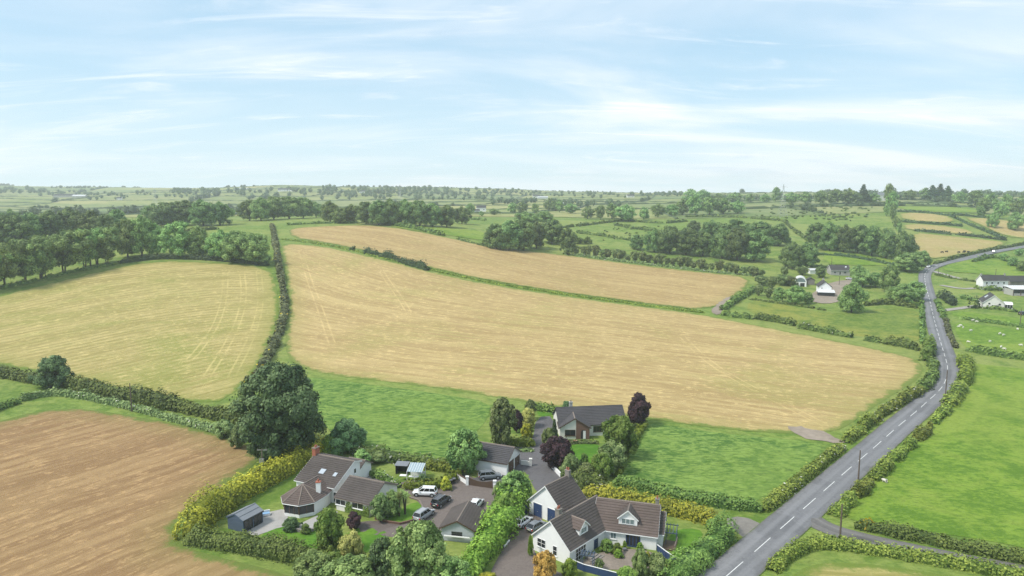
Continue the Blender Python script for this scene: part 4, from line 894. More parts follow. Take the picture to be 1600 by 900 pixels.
for (a, b) in far_edges:
    y = (a[1] + b[1]) / 2
    if y < 780 or pr.random() < .12: continue
    far_strip(a, b, pr.uniform(1.6, 3.0), pr.uniform(2.2, 3.4))
    Lh = math.hypot(a[0] - b[0], a[1] - b[1]); q = pr.random()
    if q < .09: n = int(Lh / 6.5); lo, hi = 0, 1                          # lined with trees
    elif q < .26: n = int(Lh / 16); lo = pr.uniform(0, .6); hi = lo + .4     # a clump along it
    else: continue
    hh = pr.uniform(6, 11)
    for k in range(n):
        t = pr.uniform(lo, hi); x = a[0] + (b[0] - a[0]) * t; yy = a[1] + (b[1] - a[1]) * t; h = hh * pr.uniform(.5, 1.25); far_blob(x, yy, h, h * pr.uniform(.8, 1.2), rg, 22)
for sx in (-1, 1):                                                       # the country goes on beyond both sides of the view
    for j in range(7):
        y0 = 230 + j * 85
        for i in range(5):
            x0 = sx * (.80 * (y0 + 85) + 70 + i * 110); x1 = x0 + sx * 110; dy = pr.uniform(-20, 20)
            far_strip((x0, y0 + dy), (x1, y0 + pr.uniform(-20, 20)), 2.2, 2.8); far_strip((x1, y0 + dy), (x1 + pr.uniform(-15, 15), y0 + 85), 2.2, 2.8)
            for k in range(pr.randint(0, 4)): h = pr.uniform(6, 12); far_blob(x0 + sx * pr.uniform(0, 110), y0 + dy, h, h * .95, rg, 60)
flush('distant_hedgerows', VV, FF_, TT_, L_FARWOOD, 'hazy hedgerows dividing the distant hill fields', 'hedgerows')
VV, FF_, TT_ = [], [], []; o = 0
def wood(u0, u1, v, n, dy, hmin, hmax):
    for k in range(int(n * .62)):
        u = pr.uniform(u0, u1); p = P(u, v); y = p.y + pr.uniform(-dy, dy); x = p.x * y / p.y; h = pr.uniform(hmin, hmax)
        far_blob(x, y, h, h * pr.uniform(.75, 1.1), rg, 26, VV, FF_, TT_)
for w_ in ((-60,70,300,70,120,9,17),(60,330,304,120,150,5,10),(270,480,301,110,140,8,15),(480,700,300,160,160,9,15),(580,820,303,150,200,7,13),(820,1000,306,70,200,6,11),(1000,1090,306,60,150,8,14),
           (380,440,312,22,40,10,16),(640,760,312,40,60,7,12),(760,900,318,50,60,7,12),(500,620,310,24,60,7,11),(100,200,312,16,30,6,9),(870,980,322,34,50,8,13),(1350,1430,308,30,60,10,16),(1490,1660,308,80,80,9,15),(1090,1350,312,90,60,8,13)): wood(*w_)
flush('distant_woodland', VV, FF_, TT_, L_FARWOOD, 'hazy tree clumps along the far skyline hills', 'woodland')
VV, FF_, TT_ = [], [], []; o = 0
for k in range(150):
    u = pr.gauss(1290, 55); v = pr.uniform(322, 345) + (u - 1290) * .02
    if u > 1390 or u < 1160: continue
    p = P(u, v); h = pr.uniform(1.0, 2.6); far_blob(p.x, p.y, h, h * pr.uniform(1.5, 3.0), rg, 12, VV, FF_, TT_)
for k in range(70):
    p = P(pr.gauss(1000, 35), pr.uniform(354, 376)); h = pr.uniform(.7, 1.6); far_blob(p.x, p.y, h, h * pr.uniform(1.5, 3.0), rg, 10, VV, FF_, TT_)
flush('rough_scrub', VV, FF_, TT_, L_HEDGE, 'rough gorse and rush patches dotting the middle hill pastures', 'scrub')
# ------------------------------------------------------------------ buildings
W_WHITE = simple('white_render', (.80, .80, .79), .85, .2, .05, 1.2, grime=.07)
W_CREAM = simple('cream_render', (.72, .70, .65), .88, .2, .08, 1.2, grime=.16)
W_GREY = simple('grey_dash_render', (.40, .39, .37), .9, .2, .12, 2.0, grime=.2)
W_BRICK = simple('brown_brick', (.17, .10, .075), .9, .2, .2, 6.0)
W_STONE = simple('rubble_stone', (.22, .20, .18), .95, .15, .3, 2.5)
R_BROWN = simple('brown_concrete_tiles', (.088, .074, .068), .85, .25, .28, 2.2, grime=.18)
R_RED = simple('reddish_brown_tiles', (.118, .090, .079), .85, .25, .28, 2.2, grime=.15)
R_GREY = simple('dark_grey_tiles', (.070, .066, .070), .82, .3, .22, 2.0, grime=.15)
R_DARK = simple('weathered_slate', (.060, .057, .058), .8, .3, .25, 1.5, grime=.2)
R_FELT = simple('grey_felt_roof', (.20, .215, .235), .75, .3, .1, 2.0)
T_WHITE = simple('white_trim', (.80, .80, .79), .5, .4, .04)
T_BROWN = simple('brown_trim', (.10, .065, .045), .6, .3, .1)
T_DARK = simple('black_trim', (.03, .03, .032), .5, .4, .1)
T_BLUE = simple('navy_paint', (.030, .055, .135), .5, .4, .1)
T_BLUEG = simple('blue_grey_boards', (.085, .115, .165), .7, .3, .1, 3.0)
T_TAN = simple('pale_ridge_tiles', (.215, .175, .15), .85, .2, .2, 3.0)
B_RED = simple('red_brick', (.36, .13, .085), .9, .2, .2, 6.0)
M_LEAD = simple('lead_flashing', (.16, .165, .175), .6, .4, .1)
M_STEEL = simple('galvanised_steel', (.42, .43, .44), .45, .5, .1, 3.0, metal=.6)
M_TIN = simple('pale_tin_roof', (.62, .63, .63), .5, .4, .08, 1.0)
def glass_mat(name, col, rough=.08):
    m, t, o_ = new_mat(name); q = NT(t); q.bsdf(o_, (*col, 1), rough, .6); return m
GLASS = glass_mat('window_glass', (.022, .026, .030)); GLASSB = glass_mat('blue_grey_glass', (.16, .21, .22)); GLASSR = glass_mat('rooflight_glass', (.42, .46, .50), .15)  # glass variants with paler base colours
SKYG = glass_mat('greenhouse_glass', (.30, .38, .42), .1)
def courses(m, A, B, C, D, pitch=.44, lift=.085, thick=.10):
    """stepped tile courses on the slope A-B (eave) to D-C (ridge)"""
    A, B, C, D = map(Vector, (A, B, C, D)); n = (B - A).cross(D - A).normalized()
    if n.z < 0: n = -n
    k = max(2, int(((D + C) * .5 - (A + B) * .5).length / pitch))
    for i in range(k):
        a, b = i / k, (i + 1.15) / k if i < k - 1 else 1.0
        p0, p1 = A.lerp(D, a), B.lerp(C, a); p3, p2 = A.lerp(D, b), B.lerp(C, b)
        q = [p0 + n * lift, p1 + n * lift, p2 + n * .006, p3 + n * .006, p0 - n * .01, p1 - n * .01]
        m.add(q, [(0, 1, 2, 3), (4, 5, 1, 0)])
    m.add([A, B, C, D, A - n * thick, B - n * thick, C - n * thick, D - n * thick], [(7, 6, 5, 4), (4, 5, 1, 0), (5, 6, 2, 1), (7, 4, 0, 3)])
    return m
class Block:
    """a gabled volume: ridge along local x, fitted from its eaves and ridge (sizes include the overhang)"""
    def __init__(s, root, cx, cy, rot, L, W, he, hr, g=None, oh=.3, yb=None, hb=None):
        s.root = root; s.g = Hs(cx, cy) if g is None else g; s.rot = rot; s.L = L; s.oh = oh
        s.yf = W / 2; s.yb = W / 2 if yb is None else yb; s.he = he; s.hb = he if hb is None else hb; s.hr = hr
        s.M = Matrix.Translation((cx, cy, s.g)) @ Matrix.Rotation(rot, 4, 'Z'); s.loc = Vector((cx, cy, s.g)) - root.location
        s.sl = (hr - he) / s.yf
    def part(s, name, mb, mat, parent=None):
        if parent is not None: return link(name, mb.mesh(name), mat, parent)
        return link(name, mb.mesh(name), mat, s.root, s.loc, s.rot)
    def walls(s, mat, name='wall', base=-.7):
        x = s.L / 2 - s.oh; a, b = -(s.yf - s.oh), s.yb - s.oh; t = .05
        zf = s.he + s.oh * s.sl - .11; zb = s.hb + s.oh * (s.hr - s.hb) / s.yb - .11
        m = MB().prism([(a, base), (b, base), (b, zb), (0, s.hr - .13), (a, zf)], -x, x, 'x'); s.wx, s.wf, s.wb = x, a, b
        return s.part(name, m, mat)
    def roof(s, mat, ridge=T_TAN, barge=T_WHITE, fascia=None, pitch=.44, parts=True):
        x = s.L / 2; h = s.hr
        r = s.part('roof', courses(MB(), (-x, -s.yf, s.he), (x, -s.yf, s.he), (x, 0, h), (-x, 0, h), pitch), mat)
        s.part('roof', courses(MB(), (x, s.yb, s.hb), (-x, s.yb, s.hb), (-x, 0, h), (x, 0, h), pitch), mat)
        if not parts: return r
        m = MB(); k = int(s.L / .45)
        for i in range(k):
            x0 = -x + s.L * i / k; m.prism([(-.16, h - .05), (-.09, h + .08), (.09, h + .08), (.16, h - .05)], x0, x0 + s.L / k - .02, 'x')
        s.part('ridge_tiles', m, ridge)
        for sx in (-1, 1):
            m = MB(); x0, x1 = sorted((sx * (x + .03), sx * (x - .02)))
            for (y, z, yy) in ((-s.yf, s.he, 1), (s.yb, s.hb, -1)):
                m.prism([(y, z - .20), (y, z + .03), (0, h + .03), (0, h - .20)], x0, x1, 'x')
            s.part('bargeboard', m, barge)
        for y, z, sg in ((-s.yf, s.he, -1), (s.yb, s.hb, 1)):
            y0, y1 = sorted((y + sg * .02, y + sg * .13)); m = MB().box(-x + .05, x - .05, y0, y1, z - .14, z - .03)
            s.part('gutter', m, fascia or barge)
        return r
    def hit(s, u, v, face):
        o_ = s.M.inverted() @ Vector((0, 0, CH)); d = s.M.inverted().to_3x3() @ Vector(ray(u, v))
        if face in 'SN': t = ((s.wf if face == 'S' else s.wb) - o_.y) / d.y
        elif face in 'WE': t = ((-s.wx if face == 'W' else s.wx) - o_.x) / d.x
        else:                                                  # 'r' front roof slope
            n = Vector((0, -(s.hr - s.he), s.yf)); p = Vector((0, 0, s.hr)); t = (p - o_).dot(n) / d.dot(n)
        return o_ + d * t
    def frame_of(s, face):
        """matrix: x along the wall (to the right seen from outside), y outward, z up"""
        if face == 'S': return Matrix.Translation((0, s.wf, 0))
        if face == 'N': return Matrix.Translation((0, s.wb, 0)) @ Matrix.Rotation(math.pi, 4, 'Z')
        if face == 'W': return Matrix.Translation((-s.wx, 0, 0)) @ Matrix.Rotation(-math.pi / 2, 4, 'Z')
        return Matrix.Translation((s.wx, 0, 0)) @ Matrix.Rotation(math.pi / 2, 4, 'Z')
    def window(s, face, u0, v0, u1, v1, frame=T_WHITE, glass=None, n=2, name='window', sill=True, bars=0, size=None):
        a = s.hit((u0 + u1) / 2, (v0 + v1) / 2, face); M = s.frame_of(face); c = M.inverted() @ a
        p, q = M.inverted() @ s.hit(u0, (v0 + v1) / 2, face), M.inverted() @ s.hit(u1, (v0 + v1) / 2, face)
        tz, bz = s.hit((u0 + u1) / 2, v0, face).z, s.hit((u0 + u1) / 2, v1, face).z
        w = abs(p.x - q.x); h = abs(tz - bz)
        if size: w, h = size
        return s.win_at(M, c.x, (tz + bz) / 2, w, h, frame, glass, n, name, sill, bars)
    def win_at(s, M, cx, cz, w, h, frame=T_WHITE, glass=None, n=2, name='window', sill=True, bars=0):
        t = .07; x0, x1, z0, z1 = cx - w / 2, cx + w / 2, cz - h / 2, cz + h / 2; m = MB()
        m.box(x0, x1, -.055, .10, z0, z0 + t, M).box(x0, x1, -.055, .10, z1 - t, z1, M)
        m.box(x0, x0 + t, -.052, .10, z0 + t, z1 - t, M).box(x1 - t, x1, -.052, .10, z0 + t, z1 - t, M)
        for i in range(1, n):
            xx = x0 + w * i / n; m.box(xx - t * .45, xx + t * .45, -.05, .09, z0 + t, z1 - t, M)
        for i in range(1, bars + 1):
            zz = z0 + h * i / (bars + 1); m.box(x0 + t, x1 - t, -.048, .09, zz - .025, zz + .025, M)
        o_ = s.part(name, m, frame)
        pw = (w - t) / n
        for i in range(n): link('pane', MB().box(x0 + t * .5 + i * pw + .02, x0 + t * .5 + (i + 1) * pw - .02, -.022, .06, z0 + t * .6, z1 - t * .6, M).mesh('pane'), glass or GLASS, o_)
        if sill: link('sill', MB().box(x0 - .08, x1 + .08, -.14, .05, z0 - .09, z0 - .002, M).mesh('sill'), frame, o_)
        return o_
    def door(s, face, u0, v0, u1, v1, mat, ribs=4, name='door', frame=T_WHITE, z0=.02, handle=True):
        M = s.frame_of(face); p, q = M.inverted() @ s.hit(u0, v1, face), M.inverted() @ s.hit(u1, v1, face)
        h = s.hit((u0 + u1) / 2, v0, face).z; x0, x1 = sorted((p.x, q.x)); m = MB().box(x0, x1, -.03, .06, z0, h, M)
        for i in range(ribs):
            a = z0 + (h - z0) * (i + .12) / ribs; b = z0 + (h - z0) * (i + .88) / ribs; m.box(x0 + .08, x1 - .08, -.05, -.028, a, b, M)
        o_ = s.part(name, m, mat)
        link('door_frame', MB().box(x0 - .09, x0 - .002, -.06, .06, z0, h + .09, M).box(x1 + .002, x1 + .09, -.06, .06, z0, h + .09, M).box(x0, x1, -.06, .06, h + .002, h + .09, M).mesh('door_frame'), frame, o_)
        if handle: link('handle', MB().box((x0 + x1) / 2 - .12, (x0 + x1) / 2 + .12, -.09, -.052, z0 + .95, z0 + 1.0, M).mesh('handle'), M_STEEL, o_)
        return o_
    def chimney(s, x, y, w, d, z0, z1, mat, pots=2, cap=None):
        o_ = s.part('chimney', MB().box(x - w / 2, x + w / 2, y - d / 2, y + d / 2, z0, z1), mat)
        link('chimney_cap', MB().box(x - w / 2 - .07, x + w / 2 + .07, y - d / 2 - .07, y + d / 2 + .07, z1 - .002, z1 + .10).mesh('chimney_cap'), cap or mat, o_)
        for i in range(pots):
            xx = x + (i - (pots - 1) / 2) * .38 if w >= d else x; yy = y if w >= d else y + (i - (pots - 1) / 2) * .38
            link('chimney_pot', MB().tube([(xx, yy, z1 + .09), (xx, yy, z1 + .2), (xx, yy, z1 + .55)], [.15, .13, .11], 8).mesh('chimney_pot'), B_RED if mat is not W_GREY else T_TAN, o_)
        return o_
    def dormer(s, u, v, w, h, hr, roofmat, wallmat, win, ridge=T_TAN, barge=T_WHITE):
        """gabled dormer whose front foot stands at this point of the front slope"""
        p = s.hit(u, v, 'r'); z0 = p.z; y0 = p.y; yt = -(s.hr - (z0 + hr)) / s.sl      # where its ridge meets the slope
        yt = min(-.05, yt); ye = -(s.hr - (z0 + h)) / s.sl
        m = MB().prism([(p.x - w / 2, z0 - .1), (p.x + w / 2, z0 - .1), (p.x + w / 2, z0 + h), (p.x, z0 + hr - .1), (p.x - w / 2, z0 + h)], y0, max(ye, y0 + .8) + .4)
        wl_ = s.part('dormer', m, wallmat); o2 = .22; a = (hr - h) / (w / 2); ze = z0 + h - o2 * a
        yef = -(s.hr - ze) / s.sl
        r = MB(); courses(r, (p.x - w / 2 - o2, yef, ze), (p.x - w / 2 - o2, y0 - .28, ze), (p.x, y0 - .28, z0 + hr), (p.x, yt, z0 + hr), .42)
        courses(r, (p.x + w / 2 + o2, y0 - .28, ze), (p.x + w / 2 + o2, yef, ze), (p.x, yt, z0 + hr), (p.x, y0 - .28, z0 + hr), .42)
        link('dormer_roof', r.mesh('dormer_roof'), roofmat, wl_)
        link('ridge_tiles', MB().prism([(p.x - .13, z0 + hr - .03), (p.x, z0 + hr + .10), (p.x + .13, z0 + hr - .03)], y0 - .3, yt).mesh('ridge_tiles'), ridge, wl_)
        mb = MB()
        for sg in (-1, 1): mb.prism([(p.x, z0 + hr - .17), (p.x + sg * (w / 2 + o2), ze - .17), (p.x + sg * (w / 2 + o2), ze + .04), (p.x, z0 + hr + .04)], y0 - .31, y0 - .27)
        link('bargeboard', mb.mesh('bargeboard'), barge, wl_)
        M = Matrix.Translation((0, y0, 0)); ww, wh, wz = win
        x0, x1, zz = p.x - ww / 2, p.x + ww / 2, z0 + wz; t = .08; fm = MB()
        fm.box(x0, x1, -.06, .05, zz, zz + t, M).box(x0, x1, -.06, .05, zz + wh - t, zz + wh, M)
        for i in range(4): xx = x0 + (ww - t) * i / 3; fm.box(xx, xx + t, -.055, .05, zz + t, zz + wh - t, M)
        link('window', fm.mesh('window'), T_WHITE, wl_)
        link('pane', MB().box(x0 + .04, x1 - .04, -.025, .05, zz + .04, zz + wh - .04, M).mesh('pane'), GLASSB, wl_)
        return wl_
    def rooflight(s, u, v, w, h):
        p = s.hit(u, v, 'r'); a = math.atan2(s.hr - s.he, s.yf); M = Matrix.Translation(p) @ Matrix.Rotation(a, 4, 'X')
        o_ = s.part('rooflight', MB().box(-w / 2, w / 2, -h / 2, h / 2, .02, .13, M), M_LEAD)
        link('pane', MB().box(-w / 2 + .07, w / 2 - .07, -h / 2 + .07, h / 2 - .07, .10, .145, M).mesh('pane'), GLASSR, o_)

# ---- left house
hA = empty('house', (-34, 126, Hs(-34, 126))); tag(hA, 'white house with brown tiled roof, bay sunroom and red brick chimney at left', 'house')
bA = Block(hA, -34.2, 130.01, -.419, 9.39, 12.43, 2.88, 5.89, yb=2.3, hb=5.15)
bA.walls(W_WHITE); bA.roof(R_BROWN, T_TAN, T_WHITE); bA.rooflight(504, 737, 1.25, 1.25); bA.rooflight(524, 742, .8, 1.0)
bA.window('E', 552, 731.7, 557, 739.5, T_WHITE, n=1, size=(.7, 1.0)); bA.window('S', 523.5, 771, 524.5, 782, T_WHITE, n=1, size=(.8, 1.9), sill=False)
bA.chimney(-4.55, .1, .8, 1.3, 3.6, 7.1, B_RED, 2, T_TAN)
bA2 = Block(hA, -26.54, 122.84, -.422, 7.71, 9.46, 2.44, 4.71)
bA2.walls(W_CREAM); bA2.roof(R_BROWN, T_TAN, T_TAN); bA2.window('S', 524.5, 780.5, 540, 789, T_WHITE, n=2); bA2.window('S', 550, 785, 567.7, 795, T_WHITE, n=2)
bA3 = Block(hA, -30.8, 134.2, -.42, 4.0, 5.0, 2.5, 3.9); bA3.walls(W_WHITE); bA3.roof(R_BROWN, T_TAN, T_TAN)
# sunroom: five-sided bay
def sunroom():
    g = Hs(-37, 120); o0 = hA.location
    E = [(-40.6, 123.6), (-41.5, 120.3), (-40.4, 117.6), (-37.3, 116.6), (-34.8, 117.9), (-33.5, 120.9), (-33.0, 123.2)]; ctr = np.array([-37.4, 120.6])
    ap = Vector((-37.75, 121.0, g + 4.45)); rb = Vector((-36.0, 124.8, g + 4.45)); loc = Vector(hA.location)
    In = [tuple(ctr + (np.array(e) - ctr) * .92) for e in E]; zE = g + 2.42
    m = MB().prism([(x - loc.x, y - loc.y) for x, y in In], g - .6 - loc.z, g + .62 - loc.z, 'z'); link('wall', m.mesh('wall'), W_WHITE, hA)
    # upper band and corner piers
    for i in range(len(In) - 1):
        a, b = Vector((*In[i], 0)) - Vector((loc.x, loc.y, 0)), Vector((*In[i + 1], 0)) - Vector((loc.x, loc.y, 0)); d = (b - a); L = d.length; d.normalize(); ang = math.atan2(d.y, d.x)
        M = Matrix.Translation((a.x, a.y, g - loc.z)) @ Matrix.Rotation(ang, 4, 'Z')
        if i in (1, 2, 3):
            nm = 3 if i == 2 else 2; fm = MB().box(0, L, -.05, .08, 2.18, 2.40, M)
            for k in range(nm + 1): xx = (L - .12) * k / nm; fm.box(xx, xx + .12, -.05, .08, .58, 2.2, M)
            w_ = link('window', fm.mesh('window'), T_BROWN, hA)
            for k in range(nm): x0 = (L - .12) * k / nm; link('pane', MB().box(x0 + .10, x0 + (L - .12) / nm + .02, -.01, .04, .60, 2.2, M).mesh('pane'), GLASS, w_)
        else:
            link('wall', MB().box(0, L, -.002, .2, .6, 2.40, M).mesh('wall'), W_WHITE, hA)
    m = MB()
    Ev = [Vector((x, y, zE)) for x, y in E]
    tops = [(rb, rb), None]
    def tri(a, b, c, d): courses(m, a - loc, b - loc, d - loc, c - loc, .42)
    tri(Ev[0], Ev[1], rb, ap); tri(Ev[1], Ev[2], ap, ap); tri(Ev[2], Ev[3], ap, ap); tri(Ev[3], Ev[4], ap, ap); tri(Ev[4], Ev[5], ap, ap); tri(Ev[5], Ev[6], ap, rb)
    link('roof', m.mesh('roof'), R_RED, hA)
    h = MB()
    for e in Ev[1:6]: h.tube([e - loc + Vector((0, 0, .06)), ap - loc + Vector((0, 0, .06))], .11, 6)
    h.tube([ap - loc + Vector((0, 0, .05)), rb - loc + Vector((0, 0, .05))], .12, 6); link('hip_tiles', h.mesh('hip_tiles'), T_TAN, hA)
    f = MB()
    for i in range(6): f.tube([Ev[i] - loc - Vector((0, 0, .10)), Ev[i + 1] - loc - Vector((0, 0, .10))], .075, 6)
    link('gutter', f.mesh('gutter'), T_WHITE, hA)
    c = Vector((-34.9, 120.9, g)) - loc
    ch = link('chimney', MB().box(c.x - .38, c.x + .38, c.y - .32, c.y + .32, c.z + 2.0, c.z + 4.9).mesh('chimney'), W_WHITE, hA)
    link('chimney_cap', MB().box(c.x - .45, c.x + .45, c.y - .39, c.y + .39, c.z + 4.9, c.z + 5.05).mesh('chimney_cap'), B_RED, ch)
    link('chimney_pot', MB().tube([(c.x, c.y, c.z + 5.03), (c.x, c.y, c.z + 5.5)], [.17, .14], 8).mesh('chimney_pot'), B_RED, ch)
sunroom()
# ---- upper bungalow
hB = empty('house', (17, 158, Hs(17, 158))); tag(hB, 'white bungalow with dark grey roof and gabled brick porch at the field edge', 'house')
bB = Block(hB, 18.36, 162.24, .123, 16.23, 8.99, 2.65, 5.76); bB.walls(W_CREAM); bB.roof(R_GREY, R_DARK, T_DARK)
bB.window('S', 927, 665.7, 942, 674.6, T_BROWN, n=3); bB.window('S', 955, 666, 966, 674.6, T_BROWN, n=2); bB.chimney(-4.3, .7, .75, .6, 4.4, 6.7, W_GREY, 1)
bB.window('W', 865.5, 656, 867, 668, T_WHITE, n=1, size=(.9, 1.2))
bP = Block(hB, 14.41, 158.02, 1.577, 4.89, 7.41, 2.66, 4.95); bP.walls(W_CREAM); bP.roof(R_GREY, T_TAN, T_BROWN); bP.window('W', 882.6, 671.6, 899, 681, T_BROWN, n=2)
def porch_brick():
    M = bP.frame_of('W'); c = M.inverted() @ bP.hit(900, 680, 'W'); x0 = c.x; zt = bP.hr - .2; ex = bP.yf - .3
    # arched opening
    a0 = (M.inverted() @ bP.hit(907.5, 680, 'W')).x; a1 = (M.inverted() @ bP.hit(916, 680, 'W')).x; am = (a0 + a1) / 2; r = (a1 - a0) / 2; zs = 1.55
    def top(x): return zt - (abs(x) * bP.sl) - .02
    m = MB(); xs = sorted(set([x0, 0.0, a0, a1, ex] + [a0 + (a1 - a0) * k / 8 for k in range(9)])); xs = [x for x in xs if x >= x0]
    for xa, xb in zip(xs[:-1], xs[1:]):
        xm = (xa + xb) / 2
        za = zb = -.5
        if a0 <= xm <= a1:
            za = zs + math.sqrt(max(0, r * r - (xa - am) ** 2)); zb = zs + math.sqrt(max(0, r * r - (xb - am) ** 2))
        m.prism([(xa, za), (xb, zb), (xb, top(xb)), (xa, top(xa))], -.10, .02, 'y', M)
    bP.part('brick_facing', m, W_BRICK); bP.part('porch_recess_shade', MB().box(a0 - .05, a1 + .05, -.012, .03, .0, zs + r, M), T_DARK)  # flat black panel paints the shade inside the porch arch
    bP.part('porch_door', MB().box(am - .1, a1 - .12, -.03, .01, .05, 1.95, M), T_WHITE)
porch_brick()
# ---- garage beside the bungalow drive
hG = empty('garage', (-3.41, 140.16, Hs(-3.41, 140.16))); tag(hG, 'white double garage with dark tiled roof and brown doors', 'garage')
bG = Block(hG, -3.41, 140.16, -.404, 8.70, 7.67, 2.49, 4.75); bG.walls(W_WHITE); bG.roof(R_GREY, T_TAN, T_TAN, T_BROWN)
bG.door('E', 793.9, 719.5, 802.4, 738, T_BROWN); bG.door('E', 804, 712.5, 811.8, 729.5, T_BROWN)
# ---- white house with blue doors
hC = empty('house', (12, 108, Hs(12, 108))); tag(hC, 'large white house with brown tiled roofs, two dormers and blue doors by the road', 'house')
c1 = Block(hC, 8.1, 119.0, .834, 7.2, 8.09, 2.47, 6.30); c1.walls(W_WHITE); c1.roof(R_BROWN, T_TAN, T_WHITE)
c1.door('W', 833.75, 787, 847, 808, T_BLUE, 5, 'garage_door', handle=True); c1.door('W', 855.5, 795.5, 868.75, 815, T_BLUE, 5, 'garage_door'); c1.chimney(2.9, 0, .6, .9, 5.4, 7.2, W_STONE, 2)
c2b = Block(hC, 10.13, 108.53, .841, 12.68, 7.98, 2.41, 6.13); c2b.walls(W_WHITE); c2b.roof(R_BROWN, T_TAN, T_WHITE)
c2b.window('W', 839.5, 842, 852.5, 855, T_WHITE, n=2, bars=1); c2b.window('W', 863.75, 853, 870.5, 868, T_WHITE, n=1, bars=1); c2b.window('S', 899.5, 853.75, 915, 873, T_WHITE, n=4, bars=2, sill=False)
c2b.door('S', 927.5, 842, 934, 858, T_BLUE, 3); c2b.chimney(-3.4, .6, .8, .8, 4.9, 6.9, W_STONE, 2)
c2b.dormer(912, 834, 2.3, 1.25, 2.3, R_RED, W_WHITE, (1.5, .95, .18))
c3 = Block(hC, 19.28, 110.82, -.284, 10.56, 7.38, 2.34, 6.16); c3.walls(W_WHITE); c3.roof(R_RED, T_TAN, T_WHITE)
c3.window('S', 953.75, 832, 963, 841.75, T_WHITE, GLASSB, n=2); c3.dormer(981, 821, 3.0, 1.35, 2.65, R_BROWN, W_WHITE, (2.1, .95, .2))
def blue_doors():
    M = c3.frame_of('S'); p, q = M.inverted() @ c3.hit(977.5, 855, 'S'), M.inverted() @ c3.hit(1000, 855, 'S'); x0, x1 = p.x, q.x; fm = MB().box(x0, x1, -.06, .04, 1.95, 2.12, M)
    for k in range(5): xx = x0 + (x1 - x0 - .16) * k / 4; fm.box(xx, xx + .16, -.06, .04, .05, 2.0, M)
    fm.box(x0, x1, -.06, .04, -.05, .25, M); w_ = c3.part('patio_door', fm, T_BLUE)
    for k in range(4): xx = x0 + (x1 - x0 - .16) * k / 4; link('pane', MB().box(xx + .14, xx + (x1 - x0 - .16) / 4 + .02, -.02, .03, .22, 1.97, M).mesh('pane'), GLASS, w_)
blue_doors(); c3.chimney(4.7, .3, .6, .6, 5.3, 7.0, W_STONE, 1)
c4 = Block(hC, 24.1, 109.6, -.284, 2.4, 5.2, 2.3, 5.0); c4.walls(W_WHITE); c4.roof(R_BROWN, T_TAN, T_WHITE)
# ---- brown roofed outbuilding behind the willow
hD = empty('outbuilding', (-8.24, 112.45, Hs(-8.24, 112.45))); tag(hD, 'small outbuilding with plain brown roof beside the parked cars', 'outbuilding')
bD = Block(hD, -8.24, 112.45, 1.374, 7.78, 6.1, 2.2, 3.7); bD.walls(simple('pale_blue_grey_render', (.42, .45, .48), .85, .2, .08)); bD.roof(R_RED if False else R_BROWN, T_TAN, T_BROWN)
bD.window('W', 705.4, 831, 722, 838, T_DARK, n=2); bD.part('beam', MB().box(-bD.wx - .5, -bD.wx - .3, -2.2, 2.2, .95, 1.12), T_WHITE)
# ---- summerhouse
hE = empty('summerhouse', (-45.74, 114.3, Hs(-45.74, 114.3))); tag(hE, 'blue grey timber summerhouse with glazed doors beside the gold hedge', 'summerhouse')
bE = Block(hE, -45.74, 114.3, 1.105, 4.55, 3.9, 2.13, 3.08, oh=.12); bE.walls(T_BLUEG); bE.roof(R_FELT, R_FELT, T_BLUEG, T_DARK, pitch=.9)
for k in range(9): bE.part('board', MB().box(-bE.wx - .022, -bE.wx + .01, bE.wf + .03, bE.wb - .03, .05 + k * .24, .26 + k * .24), T_BLUEG)
bE.win_at(bE.frame_of('S'), -1.05, 1.02, 1.8, 1.9, T_DARK, GLASS, 2, 'glazed_door', False); bE.win_at(bE.frame_of('S'), 1.05, 1.02, 1.8, 1.9, T_DARK, GLASS, 2, 'glazed_door', False)
# ---- far buildings
def far_house(label, cx, cy, rot, L, W, he, hr, wall, roofm, wins=(), chim=(), barge=T_WHITE, cat='house', name='house'):
    r = empty(name, (cx, cy, Hs(cx, cy))); tag(r, label, cat); b = Block(r, cx, cy, rot, L, W, he, hr); b.walls(wall, base=-1.5); b.roof(roofm, R_DARK, barge, pitch=.8)
    for f, x, z, w, h, n in wins: b.win_at(b.frame_of(f), x, z, w, h, T_WHITE, GLASS, n, 'window', False)
    for x, z1 in chim: b.chimney(x, 0, .6, .8, hr - .8, z1, W_GREY, 1)
    return r, b
rG, bGc = far_house('white gabled cottage with a white lean-to in the far farmyard', 167.6, 374.9, 1.29, 10.2, 6.84, 4.1, 6.88, W_WHITE, R_DARK, [('W', -1.6, 3.4, .6, .7, 1)], [(3.5, 7.6)], T_DARK)
x = bGc.wx
lt = bGc.part('lean_to_wall', MB().box(-x - 4.2, -x - .003, -4.2, 3.9, -1.8, 1.6), T_DARK); bGc.part('lean_to_roof', MB().prism([(-x - 4.6, 1.62), (-x - 4.6, 1.78), (-x - .004, 2.7), (-x - .004, 2.52)], -4.4, 4.1), M_TIN)
rI, bI = far_house('grey walled bungalow with dark roof behind the white cottage', 202.1, 433.4, -.12, 11.8, 8.6, 2.9, 5.7, W_GREY, R_DARK, [('S', -3.2, 1.5, 1.6, 1.2, 2), ('S', 2.6, 1.5, 1.8, 1.2, 2), ('S', -.2, 1.1, 1.0, 2.1, 1)])
bI.part('satellite_dish', MB().tube([(3.6, -2.2, 4.7), (3.6, -2.45, 4.75)], [.65, .1], 12), M_TIN)
rJ, bJ = far_house('grey gabled house with rooflights right of the road', 234.4, 340.1, 1.134, 12.67, 9.19, 2.72, 6.53, W_CREAM, R_DARK, [('W', 2.4, 2.2, 1.1, 1.0, 1), ('W', -1.8, 2.4, 1.0, 1.0, 1), ('W', 0, 1.0, 1.6, 1.6, 2)])
for yy in (2.2, 3.0): pass
